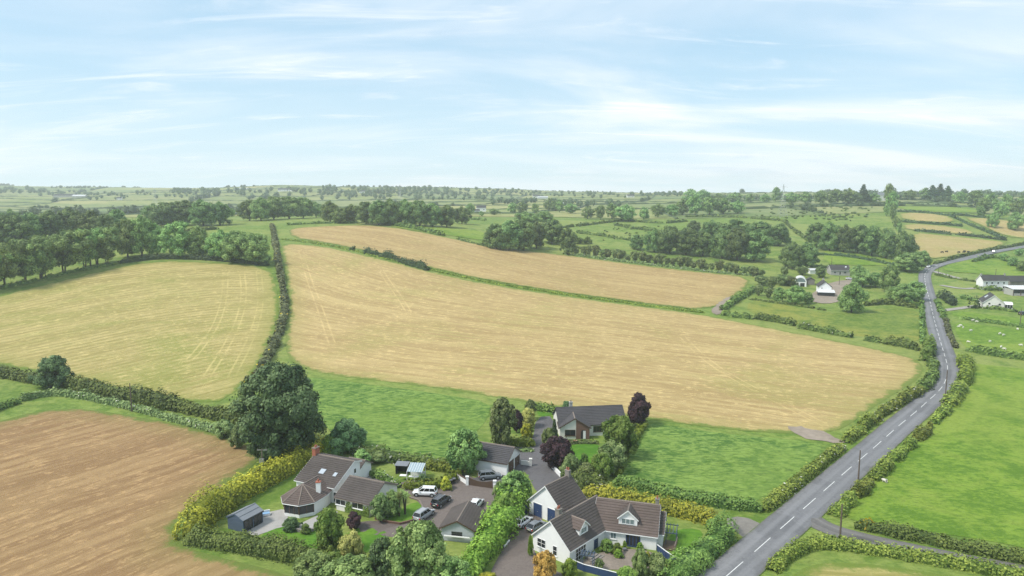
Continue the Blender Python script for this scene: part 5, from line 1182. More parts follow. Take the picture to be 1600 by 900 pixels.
for dx in (-.6, 1.1):
    a = math.atan2(bJ.hr - bJ.he, bJ.yf); M = Matrix.Translation((dx + 1.4, 2.0, bJ.hr - 2.0 * bJ.sl)) @ Matrix.Rotation(-a, 4, 'X'); rl = bJ.part('rooflight', MB().box(-.5, .5, -.8, .8, .02, .14, M), T_WHITE); link('pane', MB().box(-.4, .4, -.7, .7, .1, .15, M).mesh('pane'), GLASSR, rl)
cs = bJ.part('conservatory', MB().box(-6.2, -1.5, -7.6, -4.4, -1, .7), T_WHITE)
fr = MB()
for k in range(6): fr.box(-6.2 + k * .9, -6.1 + k * .9, -7.6, -7.5, .7, 2.3)
for k in range(4): fr.box(-6.2, -6.1, -7.6 + k * 1.02, -7.5 + k * 1.02, .7, 2.3)
fr.box(-6.3, -1.4, -7.7, -4.4, 2.3, 2.42).prism([(-6.3, 2.42), (-1.4, 2.42), (-2.4, 3.3), (-5.2, 3.3)], -7.7, -4.4); link('conservatory_frame', fr.mesh('conservatory_frame'), T_WHITE, cs); link('pane', MB().box(-6.15, -1.6, -7.55, -4.45, .7, 2.3).mesh('pane'), GLASS, cs)
rK, bK = far_house('long white two storey farmhouse with slate roof at the right', 269, 391.2, .01, 14.65, 6.4, 4.89, 7.78, W_WHITE, R_DARK, [('S', -5, 3.7, 1.0, 1.1, 1), ('S', -2, 3.7, 1.0, 1.1, 1), ('S', 1.4, 3.7, 1.0, 1.1, 1), ('S', 4.6, 3.7, 1.0, 1.1, 1), ('S', 4.6, 1.3, 1.1, 1.2, 1), ('S', -2, 1.3, 1.0, 1.2, 1)], [(-6.6, 8.5), (6.6, 8.5)])
p = P(1590, 449); far_house('dark slate roofed barn joined to the long white farmhouse', p.x, p.y + 1.5, .01, 11.5, 6.4, 3.4, 6.4, W_STONE, R_DARK, [], [], T_DARK, 'barn', 'barn')
p = P(1600, 462)
hS = empty('farm_shed', (p.x, p.y, Hs(p.x, p.y))); tag(hS, 'open fronted shed with pale tin roof at the right edge', 'shed')
link('wall', MB().box(-6, 6, 0, 7, -1, 1.2).box(-6, -5.8, 0, 7, 1.2, 3.4).box(-6, 6, 6.8, 7, 1.2, 3.9).mesh('wall'), W_GREY, hS); link('opening_shade', MB().box(-5.8, 6, .3, .5, 1.2, 3.3).mesh('opening_shade'), T_DARK, hS)  # black panel stands in for the shade behind the open front
m = MB()
for k in range(24): m.prism([(-.4, 3.35 + .06 * (k % 2)), (7.3, 4.45 + .06 * (k % 2)), (7.3, 4.55 + .06 * (k % 2)), (-.4, 3.45 + .06 * (k % 2))], -6.3 + k * .53, -6.3 + (k + 1) * .53, 'x')
link('roof', m.mesh('roof'), M_TIN, hS)
for k in range(4): link('post', MB().box(-5.9 + k * 3.9, -5.7 + k * 3.9, -.2, 0, -1, 3.4).mesh('post'), T_BROWN, hS)
# white round-topped barn
p = P(1250.5, 447.5); hH = empty('barn', p, -.35); tag(hH, 'white round topped barn left of the far white cottage', 'barn')
R_ = 3.1; zs = 2.4; arc = [(R_ * math.cos(t), zs + R_ * .92 * math.sin(t)) for t in np.linspace(0, math.pi, 17)]
link('roof', MB().prism([(R_, -1)] + arc + [(-R_, -1)], .15, 9).mesh('roof'), M_TIN, hH)
ring = MB(); arc2 = [(a * 1.02, zs + (b - zs) * 1.02) for a, b in arc]; arc3 = [(a * .86, zs + (b - zs) * .86) for a, b in arc]
for i in range(16): ring.prism([arc2[i], arc2[i + 1], arc3[i + 1], arc3[i]], -.12, .145)
link('arch_rim', ring.mesh('arch_rim'), T_WHITE, hH); link('wall', MB().box(-R_, -.1, -.1, .14, -1, 2.5).box(2.2, R_, -.1, .14, -1, 2.5).box(-.098, 2.198, -.1, .14, 2.0, 2.5).mesh('wall'), T_WHITE, hH)
link('fanlight', MB().prism([(a * .99, b) for a, b in arc3], -.04, .1).mesh('fanlight'), GLASSB, hH); link('door', MB().box(-.1, 2.2, -.05, .1, -.5, 2.0).mesh('door'), T_DARK, hH); link('window', MB().box(-2.3, -1.0, -.13, -.102, 1.0, 1.8).mesh('window'), GLASS, hH)
p = P(1273, 427); r_, b_ = far_house('low white shed roof between the trees behind the barn', p.x, p.y, .05, 9, 5, 2.2, 3.2, W_WHITE, M_TIN, [], [], T_WHITE, 'shed', 'shed')
p = P(1266, 444); far_house('small grey stone shed between the barn and the white cottage', p.x, p.y, 1.3, 5, 4.6, 2.6, 4.0, W_STONE, R_DARK, [], [], T_DARK, 'shed', 'shed')
for lb, u, v, rot, L, W, he, hr, wm, rm in (
   ('distant white farmhouse among trees in the middle of the view', 752, 331, .1, 13, 8, 5.5, 8.5, W_WHITE, R_DARK), ('low white outbuilding beside the distant middle farmhouse', 742, 333, .2, 12, 6, 3, 5, W_WHITE, R_DARK),
   ('long dark barns on the far left hill', 104, 309, .05, 46, 16, 5, 8, W_GREY, R_DARK), ('white shed beside the long dark barns on the far left', 125, 309.5, .1, 26, 12, 4, 7, W_GREY, M_TIN),
   ('small white house on the far left slope', 187, 313, .2, 9, 7, 4, 6.5, W_WHITE, R_DARK), ('white house left of the far central hill', 442, 299.5, .1, 22, 9, 5, 8.5, W_WHITE, R_DARK),
   ('second white house left of the far central hill', 456, 299.5, -.1, 16, 9, 5, 8.5, W_WHITE, R_DARK), ('long white sheds on the far hill skyline', 378, 297, 0, 40, 12, 4, 6, M_TIN, M_TIN),
   ('white cottage on the far central hill', 566, 302, .1, 14, 8, 4, 7, W_WHITE, R_DARK), ('farmhouse on the far hill right of centre', 838, 310, .1, 16, 9, 5, 8, W_WHITE, R_DARK), ('pale shed on the far hill right of centre', 848, 311, .1, 22, 9, 4, 6, M_TIN, M_TIN),
   ('pale roofed shed in the middle hedges', 882, 322, .1, 24, 9, 3.5, 5.5, M_TIN, M_TIN), ('pale roofed house on the right skyline between the trees', 1373, 314, .1, 17, 9, 8, 11.5, W_CREAM, R_FELT), ('white cottage far on the central skyline', 985, 309, .1, 16, 8, 4, 7, W_WHITE, R_DARK),
   ('white farm building on the far left of the central hill', 330, 302, .1, 16, 8, 4, 7, W_WHITE, R_DARK)):
    p = P(u, v); far_house(lb, p.x, p.y, rot, L, W, he, hr, wm, rm, [('S', -L * .25, he * .55, 1.2, 1.3, 1), ('S', L * .25, he * .55, 1.2, 1.3, 1)] if wm is W_WHITE else [])
# ------------------------------------------------------------------ garden trees and shrubs
proto('chestnut', L_BIG, 170, 150, .0165, .03, 1.0, .50, 'round', .085, .14, .032, seeds=(6,))
def gproto(key, mat, shape='round', k=64, nper=120, s=.034, z0=.12, rx=.42, r=.115, seeds=(1,), multi=2, **kw): proto(key, mat, k, nper, s, z0, 1.0, rx, shape, r, .16, .022, multi=multi, seeds=seeds, **kw)
gproto('g_fresh', L_FRESH, seeds=(1, 2)); gproto('g_willow', L_WILLOW, k=100, nper=150, s=.026, r=.095, rx=.5, z0=.05); gproto('g_var', L_VARIEG, z0=.04, rx=.47); gproto('g_copper', L_COPPER, seeds=(1, 2))
gproto('g_gold', L_GOLD, 'bush', z0=0, rx=.5); gproto('g_dark', L_BIG, 'bush', z0=0, rx=.55, k=80, s=.028, seeds=(1, 2)); gproto('g_haw', L_HAW, z0=.06, seeds=(1, 2)); gproto('g_orange', L_ORANGE, z0=.02, rx=.46, k=70)
gproto('g_laurel', L_LAUREL, 'bush', z0=0, rx=.55, seeds=(1, 2)); gproto('g_cone', L_DARK, 'cone', z0=.02, rx=.26, r=.085); gproto('g_ball', L_HEDGE, 'bush', z0=0, rx=.5, k=50, jit=.12); gproto('g_birch', L_HAW, k=80, nper=90, z0=.12, rx=.34, r=.085, bark=M_PALEBARK)
gproto('g_tree', L_OAK, k=80, nper=120, s=.028, z0=.06, rx=.44, r=.1)
for a in (('chestnut', 440, 714, 568, 152, 'huge dark green spreading tree at the corner of the three left fields', 'tree'),
  ('g_dark', 86, 604, 556, 52, 'lone rounded dark tree on the hedge at the left edge', 'tree'), ('g_dark', 541, 704, 655, 62, 'dark bushy shrub to the right of the huge tree', 'shrub'),
  ('g_laurel', 515, 710, 679, 34, 'bright yellow green shrub behind the brick chimney', 'shrub'), ('g_birch', 785, 698, 622, 46, 'tall slim pale green birch behind the garage', 'tree'),
  ('g_tree', 726, 738, 670, 50, 'rounded green tree left of the garage', 'tree'), ('g_var', 825, 668, 637, 27, 'creamy yellow small tree beside the bungalow drive', 'tree'), ('g_gold', 823, 683, 661, 17, 'round golden shrub behind the clipped hedge by the drive', 'shrub'),
  ('g_copper', 808, 676, 640, 18, 'small purple shrub behind the creamy yellow tree', 'shrub'), ('g_haw', 828, 656, 624, 22, 'small grey green tree at the left end of the hedge behind the bungalow', 'tree'), ('g_copper', 997, 664, 615, 37, 'purple copper beech at the right end of the bungalow', 'tree'),
  ('g_copper', 870, 732, 682, 54, 'spreading purple tree beside the bungalow front lawn', 'tree'), ('g_fresh', 966, 716, 650, 58, 'bright green tree at the right corner of the bungalow', 'tree'), ('g_haw', 956, 738, 688, 46, 'olive green tree before the bright green one', 'tree'),
  ('g_ball', 913, 729, 708, 15, 'small clipped dark ball shrub on the bungalow lawn', 'shrub'), ('g_fresh', 940, 748, 707, 32, 'light green shrub at the end of the bungalow lawn', 'shrub'), ('g_haw', 890, 750, 709, 36, 'grey green flowering shrub at the drive corner', 'shrub'), ('g_haw', 913, 752, 722, 34, 'leafy shrub behind the white kerb wall', 'shrub'),
  ('g_cone', 866, 694, 655, 14, 'slim dark conifer at the left corner of the bungalow', 'conifer'), ('g_willow', 857, 696, 668, 24, 'soft grey green shrub beside the slim conifer', 'shrub'), ('g_dark', 885, 640, 626, 14, 'dark conifer top behind the bungalow roof', 'conifer'),
  ('g_fresh', 517, 866, 794, 54, 'feathery bright green tree in front of the left house', 'tree'), ('g_var', 550, 884, 829, 50, 'pale yellow variegated tree at the bottom of the left garden', 'tree'), ('g_willow', 655, 922, 812, 108, 'large pale grey green willow at the bottom edge', 'tree'),
  ('g_dark', 600, 926, 838, 62, 'dark green leafy tree left of the large willow', 'tree'), ('g_tree', 545, 940, 868, 80, 'green tree at the bottom edge below the variegated one', 'tree'), ('g_copper', 553, 826, 800, 24, 'dark red shrub by the end of the left house path', 'shrub'), ('g_haw', 596, 812, 770, 40, 'rounded green shrub at the right end of the left house', 'shrub'),
  ('g_tree', 614, 806, 766, 30, 'leafy shrub between the house end and the palms', 'shrub'), ('g_tree', 492, 912, 862, 62, 'bushy tree at the bottom of the left garden hedge', 'tree'), ('g_tree', 704, 934, 868, 60, 'leafy tree right of the large willow at the bottom edge', 'tree'), ('g_fresh', 520, 900, 862, 46, 'bright shrub left of the variegated tree', 'shrub'),
  ('g_dark', 455, 828, 808, 26, 'low dark shrub before the sunroom', 'shrub'), ('g_ball', 478, 834, 818, 14, 'little round shrub by the sunroom path', 'shrub'), ('g_orange', 852, 908, 860, 42, 'golden bronze rounded tree at the bottom edge by the drive', 'tree'), ('g_laurel', 890, 902, 873, 28, 'bright green shrub beside the blue fence', 'shrub'), ('g_laurel', 829, 868, 834, 10, 'narrow climber on the corner of the white house', 'shrub'),
  ('g_ball', 948, 862, 842, 20, 'large round brown green shrub by the front steps', 'shrub'), ('g_ball', 964, 866, 848, 14, 'dark green shrub under the front window', 'shrub'), ('g_laurel', 966, 870, 858, 16, 'low bright green shrub before the front window', 'shrub'), ('g_laurel', 976, 858, 844, 8, 'clipped topiary left of the blue patio doors', 'shrub'), ('g_laurel', 1000, 860, 847, 9, 'clipped topiary right of the blue patio doors', 'shrub'),
  ('g_willow', 1000, 900, 856, 32, 'grey green small tree in the stone front garden', 'tree'), ('g_haw', 1026, 902, 862, 36, 'white flowering small tree by the front fence corner', 'tree'), ('g_gold', 1012, 880, 862, 14, 'yellow shrub between the front garden trees', 'shrub'), ('g_fresh', 980, 915, 886, 34, 'fresh green shrub at the bottom edge before the blue fence', 'shrub'), ('g_haw', 936, 890, 872, 16, 'straggly pale shrub in the stone garden', 'shrub'),
  ('g_tree', 803, 792, 735, 42, 'rounded leafy tree beside the brown gate', 'tree'), ('g_willow', 782, 786, 752, 26, 'soft grey shrub right of the brown gate', 'shrub'), ('g_fresh', 790, 812, 770, 38, 'bright bushy shrub above the tall boundary hedge', 'shrub'), ('g_gold', 697, 764, 744, 18, 'vivid yellow flowering shrub at the end of the clipped hedge', 'shrub'), ('g_gold', 762, 912, 894, 30, 'yellow shrub at the bottom of the boundary hedge', 'shrub'),
  ('g_dark', 660, 758, 740, 20, 'clipped dome shrub beside the greenhouse', 'shrub'), ('g_haw', 350, 684, 655, 30, 'pale flowering hawthorn left of the huge tree', 'tree'), ('g_haw', 372, 700, 664, 28, 'white blossomed hawthorn at the left foot of the huge tree', 'tree'), ('g_haw', 590, 722, 705, 30, 'shrub on the boundary behind the left house', 'shrub'), ('g_tree', 566, 728, 702, 28, 'small bushy tree behind the left house gable', 'tree')):
    plant(*a[:6], None, a[6], 'tree' if a[6] in ('tree',) else a[6])
hedge([(512,702),(470,724),(425,750),(380,775),(335,802),(300,832),(290,846)], 4.4, 3.9, L_GOLD, 'tall golden conifer hedge between the brown field and the left house', lump=.28, s=.26)
hedge([(292,848),(340,852),(380,858),(430,868),(480,878),(530,892),(580,912)], 3.6, 2.6, L_HEDGE, 'thick green hedge below the summerhouse along the brown field', lump=.3)
hedge([(812,772),(802,798),(784,828),(762,860),(738,892),(715,935)], 4.6, 3.9, L_LAUREL, 'tall leafy boundary hedge between the two drives', lump=.3, s=.25)
hedge([(548,706),(590,716),(640,722),(700,730)], 3.0, 1.9, L_HEDGE, 'overgrown hedge between the lush field and the left garden', lump=.45, flower=.05)
hedge([(662,732),(690,735),(717,740)], 2.0, 1.7, L_CLIP, 'clipped bright hedge behind the greenhouse', lump=.1, flat=True)
hedge([(718,742),(704,752),(684,762),(655,764),(630,762)], 2.0, 1.6, L_CLIP, 'clipped bright hedge curving round the greenhouse garden', lump=.1, flat=True)
hedge([(580,742),(605,752),(625,762)], 1.6, 1.5, L_HEDGE, 'dark garden hedge behind the left house extension', lump=.4, flower=.05)
hedge([(772,693),(800,696),(836,697)], 2.0, 1.9, L_CLIP, 'clipped green hedge in front of the birch', lump=.1, flat=True)
hedge([(768,702),(800,706),(834,704)], 1.2, .7, L_HAW, 'low planted border before the clipped hedge by the drive', lump=.5, flower=.08)
hedge([(835,640),(850,642),(868,645)], 2.0, 1.9, L_HEDGE, 'clipped dark hedge behind the bungalow', lump=.1, flat=True)
hedge([(770,640),(790,648),(800,660)], 2.4, 2.4, L_HEDGE, 'dark bushes behind the creamy yellow tree', lump=.4)
hedge([(880,752),(910,762),(950,766)], 3.4, 2.8, L_HEDGE, 'dense dark shrubbery behind the white house roof', lump=.35, flower=.04)
hedge([(884,692),(910,693),(936,693)], 1.3, .6, L_HAW, 'flower border under the bungalow windows', lump=.6, flower=.16, fmat=L_PINK, name='flower_border', cat='border')
hedge([(912,772),(960,783),(1010,793),(1060,804),(1128,820)], 3.2, 2.4, L_GOLD, 'gold topped hedge behind the large white house', lump=.2, s=.23)
hedge([(1112,822),(1138,836),(1120,852),(1090,878),(1060,904),(1035,930)], 4.0, 2.5, L_HEDGE, 'curved dark hedge between the white house lawn and the road', lump=.25)
# ivy on the left house extension
rg = np.random.default_rng(4); n = 900; cx = rg.uniform(-1.6, 3.5, n); cz = rg.uniform(0, 2.1, n) * rg.uniform(.5, 1, n); k = ~((np.abs(cx - bA2.hit(532, 785, 'S').x) < 1.2) & (cz > .9) | (np.abs(cx - bA2.hit(559, 790, 'S').x) < 1.2) & (cz > .9))
Cc = np.c_[cx, np.full(n, bA2.wf - .06) - rg.uniform(0, .12, n), cz][k]
V, F_, T_ = cards(Cc, np.tile([0, -1, .3], (len(Cc), 1)) + rg.normal(size=(len(Cc), 3)) * .4, np.full(len(Cc), .16), rg.uniform(.1, .8, len(Cc)), rg)
iv_o = link('ivy', arr_mesh('ivy', V, F_, tint=T_), L_FRESH, None, Vector(hA.location) + bA2.loc, bA2.rot); tag(iv_o, 'green ivy on the wall under the left extension windows', 'ivy')
# palms
def palm(u, v, hpx, label):
    p = P(u, v); r = empty('palm_tree', p); h = hpx * depth(p) / F_PX; rgp = random.Random(int(u)); m = MB()
    tops = [(rgp.uniform(-.6, .6), rgp.uniform(-.6, .6), h * rgp.uniform(.66, .8)) for _ in range(3)]
    for t in tops: m.tube([(0, 0, -.1), (t[0] * .3, t[1] * .3, h * .35), t], [.16, .13, .10], 7)
    m.obj('trunk', M_BARK, r); g = np.random.default_rng(int(u)); Vs = []; Fs = []; o_ = 0
    for t in tops:
        for k in range(70):
            d = rand_dirs(1, g)[0]; d[2] = d[2] * .8 + .25; L = g.uniform(.6, .95); a = np.array(t); s = np.cross(d, [0, 0, 1]); s = s / (np.linalg.norm(s) + 1e-6) * .045; b = a + d * L * .6; c = a + d * L - [0, 0, .22 * L]
            Vs += [a - s, a + s, b + s, b - s, c]; Fs += [(o_, o_ + 1, o_ + 2, o_ + 3), (o_ + 3, o_ + 2, o_ + 4, o_ + 4)]; o_ += 5
    me = bpy.data.meshes.new('fronds'); me.from_pydata([tuple(x) for x in Vs], [], [f if f[2] != f[3] else f[:3] for f in Fs]); q = me.attributes.new('tint', 'FLOAT', 'POINT'); q.data.foreach_set('value', g.uniform(.2, .9, len(Vs)).astype(np.float32))
    link('fronds', me, L_WILLOW, r); tag(r, label, 'palm tree', 'palms on the oval lawn')
palm(624, 807, 46, 'left of the two small palms on the oval lawn'); palm(633, 804, 44, 'right of the two small palms on the oval lawn')
# ------------------------------------------------------------------ walls, fences, gates
def wall_run(pts, h, t, mat, label, name='garden_wall', cat='wall', cap=None, capmat=None, pillars=(), ph=1.3, pmat=None, world=False):
    path = px_path(pts) if not world else pts; a0 = Vector((*path[0], Hs(*path[0]))); r = empty(name, a0); m = MB(); mc = MB()
    for (x0, y0), (x1, y1) in zip(path[:-1], path[1:]):
        L = math.hypot(x1 - x0, y1 - y0); n = max(1, int(L / 3)); ang = math.atan2(y1 - y0, x1 - x0)
        for k in range(n):
            xa, ya = x0 + (x1 - x0) * k / n, y0 + (y1 - y0) * k / n; M = Matrix.Translation(Vector((xa, ya, Hs(xa, ya))) - a0) @ Matrix.Rotation(ang, 4, 'Z')
            m.box(0, L / n - .004, -t / 2, t / 2, -.4, h, M); mc.box(-.01, L / n - .012, -t / 2 - .05, t / 2 + .05, h + .002, h + .07, M)
    m.obj('wall', mat, r); mc.obj('coping', capmat or mat, r)
    for u, v in pillars:
        p = P(u, v) - a0; link('pillar', MB().box(p.x - .26, p.x + .26, p.y - .26, p.y + .26, p.z - .3, p.z + ph).box(p.x - .33, p.x + .33, p.y - .33, p.y + .33, p.z + ph, p.z + ph + .12).mesh('pillar'), pmat or mat, r)
    return tag(r, label, cat)
wall_run([(859,724),(864,733),(876,746)], .8, .25, W_WHITE, 'curved white kerb wall beside the bungalow drive')
wall_run([(898,760),(918,764),(938,768)], .9, .25, W_CREAM, 'low cream wall with end pillar behind the large white house', pillars=[(939,768)], ph=1.3)
wall_run([(814,726),(822,727),(829,728)], .9, .22, W_CREAM, 'short cream wall and gate pillar at the right of the garage', pillars=[(829,728)], ph=1.5)
wall_run([(713,745),(720,751),(729,757)], 1.0, .25, W_WHITE, 'white wall with pillar left of the brown gate', pillars=[(730,758)], ph=1.7, capmat=T_BROWN)
wall_run([(772,764),(774,765)], 1.0, .4, W_WHITE, 'white pillar right of the brown gate', name='gate_pillar', cat='pillar', pillars=[(773,764)], ph=1.6)
wall_run([(586,812),(605,817),(625,820),(645,815)], .35, .2, W_BRICK, 'low brick edging around the oval palm lawn')
wall_run([(645,815),(662,796),(655,783),(640,778)], .25, .2, T_TAN, 'pale kerb around the right of the oval lawn', name='kerb', cat='kerb')
wall_run([(452,828),(478,834),(500,826)], .5, .3, W_STONE, 'low stone wall below the sunroom path')
wall_run([(796,846),(788,856)], .25, .15, T_WHITE, 'short white kerb beside the tall boundary hedge', name='kerb', cat='kerb')
# arched brown gate
a, b = P(731, 758), P(772, 764); r = empty('gate', a, math.atan2(b.y - a.y, b.x - a.x)); L = (Vector(b[:2]) - Vector(a[:2])).length; tag(r, 'dark brown timber gate with dipped top before the grey car', 'gate')
nb = 26
for k in range(nb):
    x0, x1 = .3 + (L - .6) * k / nb, .3 + (L - .6) * (k + 1) / nb; dip = 1.55 - .45 * math.sin(math.pi * (k + .5) / nb); link('board', MB().box(x0 + .006, x1 - .006, -.03, .03, .05, dip).mesh('board'), T_BROWN, r)
link('rail', MB().box(.3, L - .3, .032, .08, .3, .42).box(.3, L - .3, .032, .08, .85, .97).mesh('rail'), T_BROWN, r)
def fence(pts, h, mat, label, bw=.16, capmat=T_WHITE, post=2.0, name='fence'):
    path = px_path(pts); a0 = Vector((*path[0], Hs(*path[0]))); r = empty(name, a0); tag(r, label, 'fence')
    for (x0, y0), (x1, y1) in zip(path[:-1], path[1:]):
        L = math.hypot(x1 - x0, y1 - y0); ang = math.atan2(y1 - y0, x1 - x0); n = max(1, round(L / post))
        for k in range(n):
            xa, ya = x0 + (x1 - x0) * k / n, y0 + (y1 - y0) * k / n; M = Matrix.Translation(Vector((xa, ya, Hs(xa, ya))) - a0) @ Matrix.Rotation(ang, 4, 'Z'); m = MB(); w = L / n; q = int(w / bw)
            for i in range(q): m.box(.06 + (w - .1) * i / q, .06 + (w - .1) * (i + .94) / q, -.02, .02, .03, h - .06, M)
            m.box(.06, w - .04, .022, .06, .25, .35, M).box(.06, w - .04, .022, .06, h - .4, h - .3, M); link('panel', m.mesh('panel'), mat, r); link('post', MB().box(-.05, .05, -.06, .06, -.4, h, M).mesh('post'), mat, r)
            if capmat: link('capping', MB().box(-.05, w - .06, -.07, .07, h + .002, h + .05, M).mesh('capping'), capmat, r)
fence([(895,886),(912,893),(935,899),(966,907)], 1.15, T_BLUE, 'navy board fence along the front of the stone garden')
fence([(1027,862),(1040,872),(1058,884)], 1.15, T_BLUE, 'navy board fence at the right corner of the white house')
fence([(808,800),(824,806)], 1.9, T_BLUE, 'tall navy fence panel left of the blue garage doors', capmat=None)
fence([(1058,884),(1042,896),(1028,903)], .5, T_TAN, 'short pale edging rail in the front garden corner', capmat=None)
def pergola(u, v, w, d, h, rot, mat, label, slats=5):
    p = P(u, v); r = empty('pergola', p, rot); tag(r, label, 'pergola')
    for sx in (-1, 1):
        for sy in (-1, 1): link('post', MB().box(sx * w / 2 - .05, sx * w / 2 + .05, sy * d / 2 - .05, sy * d / 2 + .05, -.3, h).mesh('post'), mat, r)
    for sy in (-1, 1): link('beam', MB().box(-w / 2 - .25, w / 2 + .25, sy * d / 2 - .04, sy * d / 2 + .04, h, h + .15).mesh('beam'), mat, r)
    for k in range(slats): x = -w / 2 + w * k / (slats - 1); link('slat', MB().box(x - .04, x + .04, -d / 2 - .25, d / 2 + .25, h + .151, h + .27).mesh('slat'), mat, r)
pergola(918, 888, 1.8, 1.2, 2.3, -.3, T_BLUEG, 'blue grey garden arch over the front path gate'); pergola(1049, 846, 1.6, 3.0, 2.1, -.28, T_BLUEG, 'blue grey pergola at the right end of the white house', 4)
# timber deck rail at the side of the house
p = P(1054, 862); r = empty('deck_rail', p, 1.2); tag(r, 'weathered wooden deck railing beside the side lawn', 'railing')
for k in range(9): link('baluster', MB().box(k * .35, k * .35 + .09, -.04, .04, -.2, 1.0).mesh('baluster'), T_TAN, r)
link('rail', MB().box(-.1, 3.0, -.06, .06, 1.0, 1.09).mesh('rail'), T_TAN, r); link('deck', MB().box(-.1, 3.0, .1, 2.0, .12, .25).mesh('deck'), T_BROWN, r)
# greenhouse: glass roofed, white framed
a = P(636, 752); r = empty('greenhouse', a, -.12); tag(r, 'white framed greenhouse with sloping glass roof behind the clipped hedge', 'greenhouse'); gw, gd = 3.0, 3.0
for k in range(7):
    x = gw * k / 6; link('glazing_bar', MB().prism([(-.05, 2.0), (gd + .05, 2.7), (gd + .05, 2.76), (-.05, 2.06)], x - .03, x + .03, 'x').mesh('glazing_bar'), T_WHITE, r)
for k in range(6):
    x0 = gw * k / 6; link('roof_pane', MB().prism([(0, 2.0), (gd, 2.7), (gd, 2.72), (0, 2.02)], x0 + .04, x0 + gw / 6 - .04, 'x').mesh('roof_pane'), SKYG, r)
for x, y, h in ((0, 0, 2.0), (gw, 0, 2.0), (0, gd, 2.7), (gw, gd, 2.7), (gw / 2, 0, 2.0)): link('post', MB().box(x - .05, x + .05, y - .05, y + .05, -.2, h).mesh('post'), T_WHITE, r)
link('staging', MB().box(.2, gw - .2, .3, 1.0, .75, .82).box(-1.6, -.3, .2, 1.0, .9, 1.0).mesh('staging'), T_WHITE, r); link('base_wall', MB().box(0, gw, gd - .1, gd, -.2, 1.0).mesh('base_wall'), W_WHITE, r)
a = P(618, 741); r = empty('garden_shed', a, -.12); tag(r, 'small dark open shed left of the greenhouse', 'shed'); link('wall', MB().box(0, 2.4, 1.6, 1.7, -.2, 1.9).box(0, .1, 0, 1.6, -.2, 1.8).box(2.3, 2.4, 0, 1.6, -.2, 1.8).mesh('wall'), T_DARK, r); link('roof', MB().prism([(-.2, 1.85), (1.9, 2.0), (1.9, 2.08), (-.2, 1.93)], -.15, 2.55, 'x').mesh('roof'), R_FELT, r)
# patio sofa, bins, planters
p = P(414, 806); r = empty('garden_sofa', p, .4); tag(r, 'white garden sofa on the summerhouse patio', 'sofa'); link('seat', MB().box(-.9, .9, -.4, .35, .12, .42).mesh('seat'), T_WHITE, r); link('backrest', MB().box(-.9, .9, .352, .52, .12, .85).mesh('backrest'), T_WHITE, r); link('cushion', MB().box(-.8, .8, -.36, .34, .422, .52).mesh('cushion'), simple('blue_cushion', (.25, .42, .62), .9), r)
for i, (u, v, lb) in enumerate(((704, 757, 'black wheelie bin nearest the yellow shrub'), (709, 755, 'black wheelie bin right of the yellow shrub'))):
    p = P(u, v); r = empty('wheelie_bin', p, .3); tag(r, lb, 'bin', 'wheelie bins on the gravel drive'); m = MB(); m.add([(-.25, -.3, .08), (.25, -.3, .08), (.25, .3, .08), (-.25, .3, .08), (-.3, -.36, .98), (.3, -.36, .98), (.3, .36, .98), (-.3, .36, .98)], [(3, 2, 1, 0), (4, 5, 6, 7), (0, 1, 5, 4), (1, 2, 6, 5), (2, 3, 7, 6), (3, 0, 4, 7)]); m.obj('body', T_DARK, r); link('lid', MB().prism([(-.40, .985), (.40, .985), (.36, 1.08), (-.30, 1.06)], -.31, .31, 'x').mesh('lid'), M_LEAD, r)
    for s in (-1, 1): link('wheel', MB().tube([(s * .27, .3, .1), (s * .33, .3, .1)], .1, 10).mesh('wheel'), T_DARK, r)
for u, v, lb in ((976, 861, 'grey planter under the left topiary'), (1000, 863, 'grey planter under the right topiary')):
    p = P(u, v); o_ = MB().tube([(0, 0, 0), (0, 0, .5), (0, 0, .52)], [.25, .34, .30], 10).obj('planter', M_LEAD, None, p + Vector((0, 0, -.02))); tag(o_, lb, 'planter', 'planters by the blue doors')
p = P(551, 822); r = empty('garden_table', p, .3); tag(r, 'grey round garden table outside the left house', 'table'); link('top', MB().tube([(0, 0, .72), (0, 0, .77)], .75, 16).mesh('top'), M_LEAD, r)
for k in range(4): a = math.pi / 4 + k * math.pi / 2; link('leg', MB().tube([(math.cos(a) * .5, math.sin(a) * .5, -.05), (math.cos(a) * .45, math.sin(a) * .45, .72)], .035, 6).mesh('leg'), M_LEAD, r)
# front steps of the white house
p = P(924, 871); r = empty('front_steps', p, .841); tag(r, 'brown stone steps to the white house front door', 'steps')
for k in range(3): link('step', MB().box(-1.0 - .35 * k, 1.0 + .35 * k, -.2 - .4 * (k + 1), -.2 - .4 * k - .004 if k else .5, -.2, .42 - .14 * k).mesh('step'), W_STONE, r)
# ------------------------------------------------------------------ vehicles
def paint(name, col, rough=.25):
    if name in MATS: return MATS[name]
    m, t, o_ = new_mat(name); q = NT(t); b = q.bsdf(o_, (*col, 1), rough, .5); b.inputs['Coat Weight'].default_value = .6; b.inputs['Coat Roughness'].default_value = .08; MATS[name] = m; return m
TYRE = simple('tyre_rubber', (.02, .02, .021), .9, .2, .1); RIM = paint('alloy_rim', (.35, .36, .37), .35); CGLASS = glass_mat('car_glass', (.012, .014, .017), .05); LAMP = glass_mat('headlamp_lens', (.55, .57, .6), .1); TAIL = glass_mat('tail_lamp_lens', (.35, .02, .02), .15)
WHITE_P = paint('white_paint', (.78, .79, .80)); BLACK_P = paint('dark_blue_black_paint', (.020, .026, .036)); SILVER_P = paint('silver_grey_paint', (.30, .32, .34), .3); GREY_P = paint('grey_paint', (.16, .18, .20), .3); PLATE = simple('number_plate', (.7, .68, .5), .5)
CARM = {}
